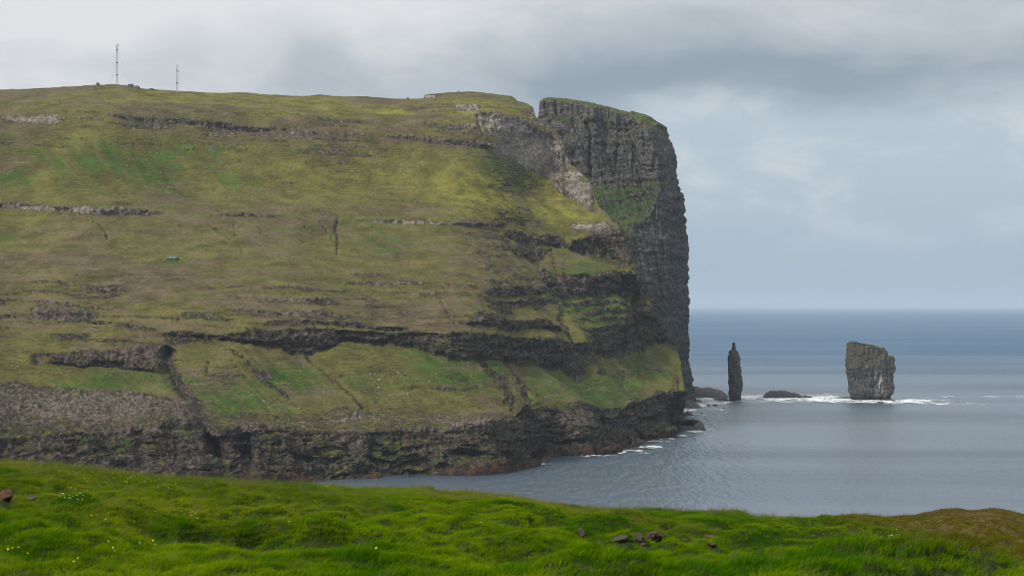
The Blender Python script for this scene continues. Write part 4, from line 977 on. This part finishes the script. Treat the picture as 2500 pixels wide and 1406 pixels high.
def ground_z(px, d):
    e_d = pl(EDGE_D, px); e_z = EYE - e_d * (pl(EDGE, px) + 2 - HOR) / F
    lin = z_near + (e_z - z_near) * (d - d_near) / (e_d - d_near)
    over = np.clip(d - e_d, 0, None)
    slope = 0.22 * over + 0.42 * np.clip(over - 8, 0, None)
    z = np.where(d < e_d, lin, e_z - slope)
    sag = ss((d - d_near) / (e_d - d_near), 0.0, 0.5) * (1 - ss((d - d_near) / (e_d - d_near), 0.5, 1.0))
    z = z - 0.35 * sag
    x, y = (px - 1250) / F * d, d
    amp = 1 - 0.75 * ss((d / e_d), 0.80, 0.97) 
    knoll = ss(px, 2100, 2250) * ss(d / e_d, 0.6, 0.8)
    h = 0.46 * fbm(x / 1.9, y / 2.6, x * 0, 3) + 0.21 * fbm(x / 0.75, y / 1.1, x * 0 + 3, 3) + 0.12 * fbm(x / 0.42, y / 0.6, x * 0 + 5, 2)
    z = z + h * amp * (1 - 0.5 * knoll)
    row = HOR + F * (EYE - z) / d
    for cx, cy, rx, ry, dep in ((425, 1300, 60, 14, .32), (780, 1318, 80, 14, .40), (150, 1196, 30, 7, .25), (2240, 1350, 120, 12, .16), (2420, 1375, 70, 10, .12), (1070, 1325, 40, 9, .22), (650, 1330, 60, 12, .3),
                                (580, 1260, 80, 7, .2), (1330, 1275, 70, 9, .25), (1560, 1335, 50, 8, .2), (1960, 1305, 60, 9, .25), (1770, 1285, 50, 7, .2), (1880, 1255, 50, 5, .15), (480, 1315, 50, 9, .3)):
        z = z - dep * np.exp(-(((px - cx) / rx) ** 2 + ((row - cy) / ry) ** 2))
    return z
G_, D_ = np.meshgrid(gc, gd); D_ = D_ * pl(EDGE_D, G_)
Zg = ground_z(G_, D_); Zg = np.maximum(Zg, -6)
Pg = np.stack([(G_ - 1250) / F * D_, D_, Zg], -1)

def brown_at(px, py, n):
    b = ss(py, pl([(1700, 1235), (1900, 1250), (2000, 1262), (2200, 1300), (2500, 1345), (2900, 1400)], px) + 26 + 26 * n, pl([(1700, 1235), (1900, 1250), (2000, 1262), (2200, 1300), (2500, 1345), (2900, 1400)], px) - 22 + 26 * n) * ss(px, 1850, 2080)
    return b
PYg = HOR + F * (EYE - Pg[..., 2]) / Pg[..., 1]
brown = brown_at(G_, PYg, fbm(Pg[..., 0] / 3, Pg[..., 1] / 3, Pg[..., 0] * 0, 3))
def ground_material():
    m, t = new_mat('meadow_soil')
    pos = t.n('ShaderNodeNewGeometry').outputs['Position']
    n1 = t.noise(pos, 1.2, 5.0, 0.6); n2 = t.noise(pos, 8.0, 5.0, 0.65)
    c = t.mix(t.mr(n1, 0.35, 0.65), (0.012, 0.028, 0.003), (0.028, 0.044, 0.005))
    c = t.mix(t.attr('brown'), c, t.mix(n2, (0.055, 0.040, 0.012), (0.13, 0.085, 0.03)))
    bump = t.n('ShaderNodeBump', None, Strength=0.9, Distance=0.06, Height=n2)
    finish(t, c, 0.95, 0.1, bump.outputs[0])
    return m
M['ground'] = ground_material()
ground = mesh_obj('ground', Pg, grid_faces(*Pg.shape[:2]), M['ground'], attrs={'brown': brown})
tag(ground, 'hummocky green meadow falling away towards the sea, browner at one end', 'meadow', kind='structure')

# ---------------------------------------------------------------- stones in the meadow
STONE_AT = []
def field_stone(px, py, w_px, h_px, seed, label, mat='stone', tilt=0.0, dep=0.8, sharp=0.3):
    dd = np.linspace(16, float(pl(EDGE_D, px)) * 0.995, 400); zz = ground_z(np.full(400, px), dd); rr = HOR + F * (EYE - zz) / dd
    vis_ = np.minimum.accumulate(rr) >= rr - 0.5; rr = np.where(vis_, rr, 1e6)
    d = float(dd[int(np.argmin(np.abs(rr - py)))]); zg = EYE - d * (py - HOR) / F
    w_, h_ = w_px / F * d, h_px / F * d
    STONE_AT.append(((px - 1250) / F * d, d, w_, h_))
    r2 = np.random.default_rng(seed)
    bm = bmesh.new(); bmesh.ops.create_icosphere(bm, subdivisions=4, radius=1.0)
    A = np.array([q.co[:] for q in bm.verts])
    for _ in range(18):                                      # break planes off
        n = r2.normal(size=3); n /= np.linalg.norm(n); off = r2.uniform(0.42, 0.8)
        k = A @ n; A = A - n[None] * np.clip(k - off, 0, None)[:, None] * (1 - 0.1)
    nn = fbm(A[:, 0] * 2.5 + seed, A[:, 1] * 2.5, A[:, 2] * 2.5, 4); A *= (1 + 0.10 * nn)[:, None]
    lo, hi = A.min(0), A.max(0); A = (A - lo) / (hi - lo)
    A = (A - np.array([0.5, 0.5, 0.0])) * np.array([w_, w_ * dep, h_ * 1.35])
    A[:, 2] -= h_ * 0.18
    for q, c in zip(bm.verts, A): q.co = c
    me = bpy.data.meshes.new('field_stone'); bm.to_mesh(me); bm.free(); me.materials.append(M[mat])
    me.polygons.foreach_set('use_smooth', np.ones(len(me.polygons), bool))
    o = bpy.data.objects.new('field_stone', me); COL.objects.link(o)
    o.location = ((px - 1250) / F * d, d, zg); o.rotation_euler = (0, R(tilt), R(r2.uniform(-20, 20)))
    return tag(o, label, 'stone', 'stones lying in the meadow')
field_stone(1425, 1312, 15, 22, 1, 'upright leaning stone apart on the left of the stone row', tilt=-18, dep=0.6)
field_stone(1513, 1322, 46, 14, 2, 'long flat brown stone, the widest of the stone row', tilt=-6)
field_stone(1558, 1318, 34, 16, 3, 'pointed hump-backed stone in the middle of the stone row')
field_stone(1599, 1321, 36, 21, 4, 'biggest blocky stone of the row with a dark undercut side', dep=0.9)
field_stone(1584, 1315, 12, 10, 14, 'small stone wedged against the left of the blocky stone')
field_stone(1622, 1315, 14, 9, 5, 'small dark stone tucked against the right of the blocky stone')
field_stone(1464, 1328, 16, 6, 6, 'nearly buried stone between the leaning stone and the flat one')
field_stone(1574, 1332, 20, 7, 7, 'brownish earth-covered stone in front of the stone row', 'redstone')
field_stone(1733, 1318, 24, 10, 8, 'rusty red rounded stone right of the row', 'redstone')
field_stone(1738, 1333, 28, 7, 9, 'flat dark slab just below the rusty red stone', tilt=12)
field_stone(1640, 1316, 12, 4, 12, 'small flat stone just right of the stone row')
field_stone(1672, 1316, 14, 4, 13, 'low flat stone halfway between the row and the rusty one')
field_stone(14, 1224, 46, 26, 10, 'large reddish brown boulder cut by the picture edge', 'redstone', dep=0.8)
field_stone(75, 1222, 36, 12, 11, 'low dark boulder beside the large reddish one', dep=0.7)

# ---------------------------------------------------------------- grass: tufts of bent blades scattered over the meadow
def grass_material():
    m, t = new_mat('grass_blade')
    c = t.attr('tcol', 0, 'INSTANCER')
    hgt = t.attr('along')
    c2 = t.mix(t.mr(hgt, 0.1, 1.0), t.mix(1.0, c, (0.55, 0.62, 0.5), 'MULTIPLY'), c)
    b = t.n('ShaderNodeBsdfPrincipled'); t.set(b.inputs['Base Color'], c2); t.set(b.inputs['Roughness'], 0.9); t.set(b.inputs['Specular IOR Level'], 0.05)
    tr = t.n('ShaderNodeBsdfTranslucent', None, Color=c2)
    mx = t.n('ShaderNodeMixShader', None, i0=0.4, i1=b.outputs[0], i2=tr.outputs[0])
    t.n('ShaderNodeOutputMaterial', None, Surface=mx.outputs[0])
    return m
M['grass'] = grass_material()
tufts = bpy.data.collections.new('grass_tuft_sources')
def tuft(idx, nb, rad, hmin, hmax, width, lean, droop, heads=0):
    r2 = np.random.default_rng(100 + idx); V, Fc, al = [], [], []
    for b in range(nb):
        a = r2.random() * 6.28; rr = rad * math.sqrt(r2.random()); bx, by = rr * math.cos(a), rr * math.sin(a)
        h = hmin + (hmax - hmin) * r2.random(); da = r2.normal() * 1.0
        lx, ly = lean * h * (0.6 + 0.7 * r2.random()) + 0.25 * h * math.cos(a + da), 0.25 * h * math.sin(a + da) - 0.05 * h
        wd = width * (0.7 + 0.6 * r2.random()); fa_ = r2.random() * 3.14; wx_, wy_ = math.cos(fa_) * wd, math.sin(fa_) * wd * 0.5
        k0 = len(V); segs = 3
        for s_ in range(segs + 1):
            q = s_ / segs; ww = (1 - q) ** 0.7
            cx_, cy_, cz_ = bx + lx * q ** 1.7, by + ly * q ** 1.7, h * (q - droop * q ** 3) - 0.03
            if s_ < segs:
                V += [(cx_ - wx_ * ww, cy_ - wy_ * ww, cz_), (cx_ + wx_ * ww, cy_ + wy_ * ww, cz_)]; al += [q, q]
            else:
                V.append((cx_, cy_, cz_)); al.append(q)
        for s_ in range(segs - 1):
            a0 = k0 + 2 * s_; Fc.append((a0, a0 + 1, a0 + 3)); Fc.append((a0, a0 + 3, a0 + 2))
        a0 = k0 + 2 * (segs - 1); Fc.append((a0, a0 + 1, a0 + 2))
    me = bpy.data.meshes.new('grass_tuft'); me.from_pydata(V, [], Fc); me.update()
    me.attributes.new('along', 'FLOAT', 'POINT').data.foreach_set('value', np.array(al, np.float32))
    me.materials.append(M['grass'])
    o = bpy.data.objects.new('grass_tuft', me); tufts.objects.link(o)
for i in range(4): tuft(i, 38, 0.13, 0.04, 0.115, 0.006, 0.65, 0.3)
for i in range(4, 6): tuft(i, 28, 0.12, 0.07, 0.18, 0.005, 0.85, 0.3)
tuft(6, 12, 0.10, 0.16, 0.34, 0.0028, 0.5, 0.15)

NTUFT = 200000
gpx = rng.uniform(-120, 2620, NTUFT)
gpx = np.concatenate([gpx, rng.uniform(-2000, -120, 45000), rng.uniform(2620, 4500, 60000)]); NTUFT = len(gpx)
gem = pl(EDGE_D, gpx) * 1.04
gdd = np.sqrt(100.0 + rng.random(NTUFT) ** 1.15 * (gem ** 2 - 100.0))
gx, gy = (gpx - 1250) / F * gdd, gdd
free = np.ones(len(gx), bool)
for sx_, sy_, sw_, sh_ in STONE_AT: free &= ~((np.abs(gx - sx_) < sw_ * 0.5 + 0.02) & (gy > sy_ - 0.9 - sw_ * 0.4) & (gy < sy_ + sw_ * 0.4))
gpx, gdd, gx, gy = gpx[free], gdd[free], gx[free], gy[free]
gz = ground_z(gpx, gdd)
grow = HOR + F * (EYE - gz) / gdd
n_a = fbm(gx / 2.4, gy / 3.4, gx * 0 + 9, 3); n_b = fbm(gx / 0.7, gy / 1.0, gx * 0 + 2, 2); n_c = fbm(gx / 5, gy / 8, gx * 0 + 21, 2)
br_ = brown_at(gpx, grow, fbm(gx / 3, gy / 3, gx * 0, 3))
green_a, green_b, straw, rust = np.array([0.060, 0.175, 0.0005]), np.array([0.255, 0.365, 0.001]), np.array([0.30, 0.225, 0.03]), np.array([0.15, 0.085, 0.016])
mixv = np.clip(0.5 + 0.8 * n_a + 0.6 * n_b + 0.25 * rng.normal(size=len(gx)), 0, 1)[:, None]
tcol = green_a + (green_b - green_a) * mixv
st = (ss(n_c + 0.4 * n_b, 0.12, 0.45) * 0.42 + 0.30 * ss(grow, 1350, 1406) * ss(-gpx, -900, -300))[:, None] * (rng.random(len(gx)) < 0.6)[:, None]
tcol = tcol + (straw - tcol) * np.clip(st, 0, 0.75)
tcol = tcol + (rust - tcol) * (br_ * 0.85)[:, None] * rng.uniform(0.7, 1.0, (len(gx), 1))
tcol *= rng.uniform(0.8, 1.2, (len(gx), 1))
sel = rng.integers(0, 4, len(gx))
tall = (n_a + 0.3 * rng.normal(size=len(gx)) < 0.05) & (rng.random(len(gx)) < 0.45); sel[tall] = rng.integers(4, 6, tall.sum())
edge_tall = ((gdd > pl(EDGE_D, gpx) * 0.93) & (rng.random(len(gx)) < 0.10)) | (rng.random(len(gx)) < 0.008 + 0.03 * ss(n_c, 0.05, 0.3))
sel[edge_tall] = 6
tcol[edge_tall] = tcol[edge_tall] * 0.4 + np.array([0.26, 0.19, 0.09]) * 0.6
scl = rng.uniform(0.45, 0.80, len(gx)) * (1 - 0.35 * ss(gpx, 2150, 2300) * ss(gdd, 60, 75))
rot = np.stack([rng.normal(0, 0.12, len(gx)), rng.normal(0, 0.12, len(gx)), rng.normal(0, 0.95, len(gx))], -1)
gme = bpy.data.meshes.new('grass')
gme.vertices.add(len(gx)); gme.vertices.foreach_set('co', np.stack([gx, gy, gz], -1).astype(np.float32).ravel())
def add_attr(me, nm, typ, key, arr): a = me.attributes.new(nm, typ, 'POINT'); a.data.foreach_set(key, np.ascontiguousarray(arr).ravel())
add_attr(gme, 'tcol', 'FLOAT_COLOR', 'color', np.concatenate([tcol, np.ones((len(gx), 1))], 1).astype(np.float32))
add_attr(gme, 'sel', 'INT', 'value', sel.astype(np.int32))
add_attr(gme, 'scl', 'FLOAT', 'value', scl.astype(np.float32))
add_attr(gme, 'rot', 'FLOAT_VECTOR', 'vector', rot.astype(np.float32))
grass = bpy.data.objects.new('grass', gme); COL.objects.link(grass)
ng = bpy.data.node_groups.new('scatter_grass', 'GeometryNodeTree')
ng.interface.new_socket('Geometry', in_out='INPUT', socket_type='NodeSocketGeometry')
ng.interface.new_socket('Geometry', in_out='OUTPUT', socket_type='NodeSocketGeometry')
gi, go = ng.nodes.new('NodeGroupInput'), ng.nodes.new('NodeGroupOutput')
ci = ng.nodes.new('GeometryNodeCollectionInfo'); ci.inputs['Collection'].default_value = tufts; ci.inputs['Separate Children'].default_value = True; ci.inputs['Reset Children'].default_value = True
iop = ng.nodes.new('GeometryNodeInstanceOnPoints'); iop.inputs['Pick Instance'].default_value = True
def named(nm, dt): q = ng.nodes.new('GeometryNodeInputNamedAttribute'); q.data_type = dt; q.inputs['Name'].default_value = nm; return q.outputs[0]
m2p = ng.nodes.new('GeometryNodeMeshToPoints')
ng.links.new(gi.outputs[0], m2p.inputs['Mesh']); ng.links.new(m2p.outputs[0], iop.inputs['Points'])
ng.links.new(ci.outputs[0], iop.inputs['Instance']); ng.links.new(named('sel', 'INT'), iop.inputs['Instance Index'])
e2r = ng.nodes.new('FunctionNodeEulerToRotation'); ng.links.new(named('rot', 'FLOAT_VECTOR'), e2r.inputs[0]); ng.links.new(e2r.outputs[0], iop.inputs['Rotation'])
ng.links.new(named('scl', 'FLOAT'), iop.inputs['Scale']); ng.links.new(iop.outputs[0], go.inputs[0])
md = grass.modifiers.new('scatter', 'NODES'); md.node_group = ng
tag(grass, 'wind-bent green and straw coloured grass covering the near meadow', 'grass', kind='stuff')

# ---------------------------------------------------------------- flowers in the grass
def flower_mat(name, c):
    m, t = new_mat(name); finish(t, c, 0.6, 0.2); return m
M['yellow'] = flower_mat('yellow_petal', (0.72, 0.52, 0.02)); M['white'] = flower_mat('cream_petal', (0.62, 0.66, 0.42))
def flowers(name, clusters, mat, size, label):
    V, Fc = [], []
    for cx, cy, rx, ry, n in clusters:
        for _ in range(int(n * 0.4)):
            a, b = cx + rx * rng.normal(), cy + ry * rng.normal()
            dd = np.linspace(16, float(pl(EDGE_D, a)), 160); zz = ground_z(np.full(160, a), dd); rr = HOR + F * (EYE - zz) / dd
            vis_ = np.minimum.accumulate(rr) >= rr - 0.5; rr = np.where(vis_, rr, 1e6)
            k = int(np.argmin(np.abs(rr - b))); d = dd[k]; s_ = size * rng.uniform(0.7, 1.3)
            p = np.array([(a - 1250) / F * d, d, zz[k] + rng.uniform(0.12, 0.22)])
            tilt = Matrix.Rotation(rng.normal(0.5, 0.4), 3, 'X') @ Matrix.Rotation(rng.normal(0, 0.5), 3, 'Y')
            b0 = len(V); V.append(tuple(p))
            for q in range(10):
                rad = s_ * (1.0 if q % 2 == 0 else 0.6)
                o_ = tilt @ Vector((math.cos(q * 0.6283) * rad, math.sin(q * 0.6283) * rad, 0.25 * s_)); V.append(tuple(p + np.array(o_)))
            for q in range(10): Fc.append((b0, b0 + 1 + q, b0 + 1 + (q + 1) % 10))
    o = mesh_obj(name, V, Fc, mat, smooth=False)
    return tag(o, label, 'flowers', kind='stuff')
flowers('yellow_flowers', [(480, 1285, 90, 16, 60), (330, 1292, 60, 10, 30), (30, 1388, 40, 10, 18), (150, 1395, 60, 8, 10), (620, 1240, 120, 20, 18), (1000, 1240, 200, 30, 18), (2090, 1330, 60, 10, 16), (2160, 1358, 30, 6, 10),
        (1500, 1300, 300, 40, 14), (860, 1370, 200, 20, 12), (200, 1200, 120, 14, 26)], M['yellow'], 0.010, 'yellow buttercups dotted through the meadow grass')
flowers('white_flowers', [(180, 1238, 26, 3, 60), (350, 1196, 30, 5, 40), (405, 1203, 22, 4, 40), (250, 1186, 40, 6, 40), (340, 1252, 14, 3, 12), (300, 1330, 60, 30, 20), (700, 1260, 200, 40, 14), (1450, 1290, 300, 30, 14), (200, 1172, 30, 3, 20)], M['white'], 0.0085, 'pale flower heads in drifts on the meadow')

# ---------------------------------------------------------------- sea haze
hz = MB().box(-41000, 41000, -600, 131000, -9.0, 420.0)
hm, ht = new_mat('sea_haze')
pv = ht.n('ShaderNodeVolumePrincipled', None, Color=(0.66, 0.775, 0.885), Density=2.8e-5)
ht.n('ShaderNodeOutputMaterial', None, Volume=pv.outputs[0])
haze = hz.build('haze', hm)
tag(haze, 'thin pale sea haze softening the horizon', 'haze', kind='stuff')
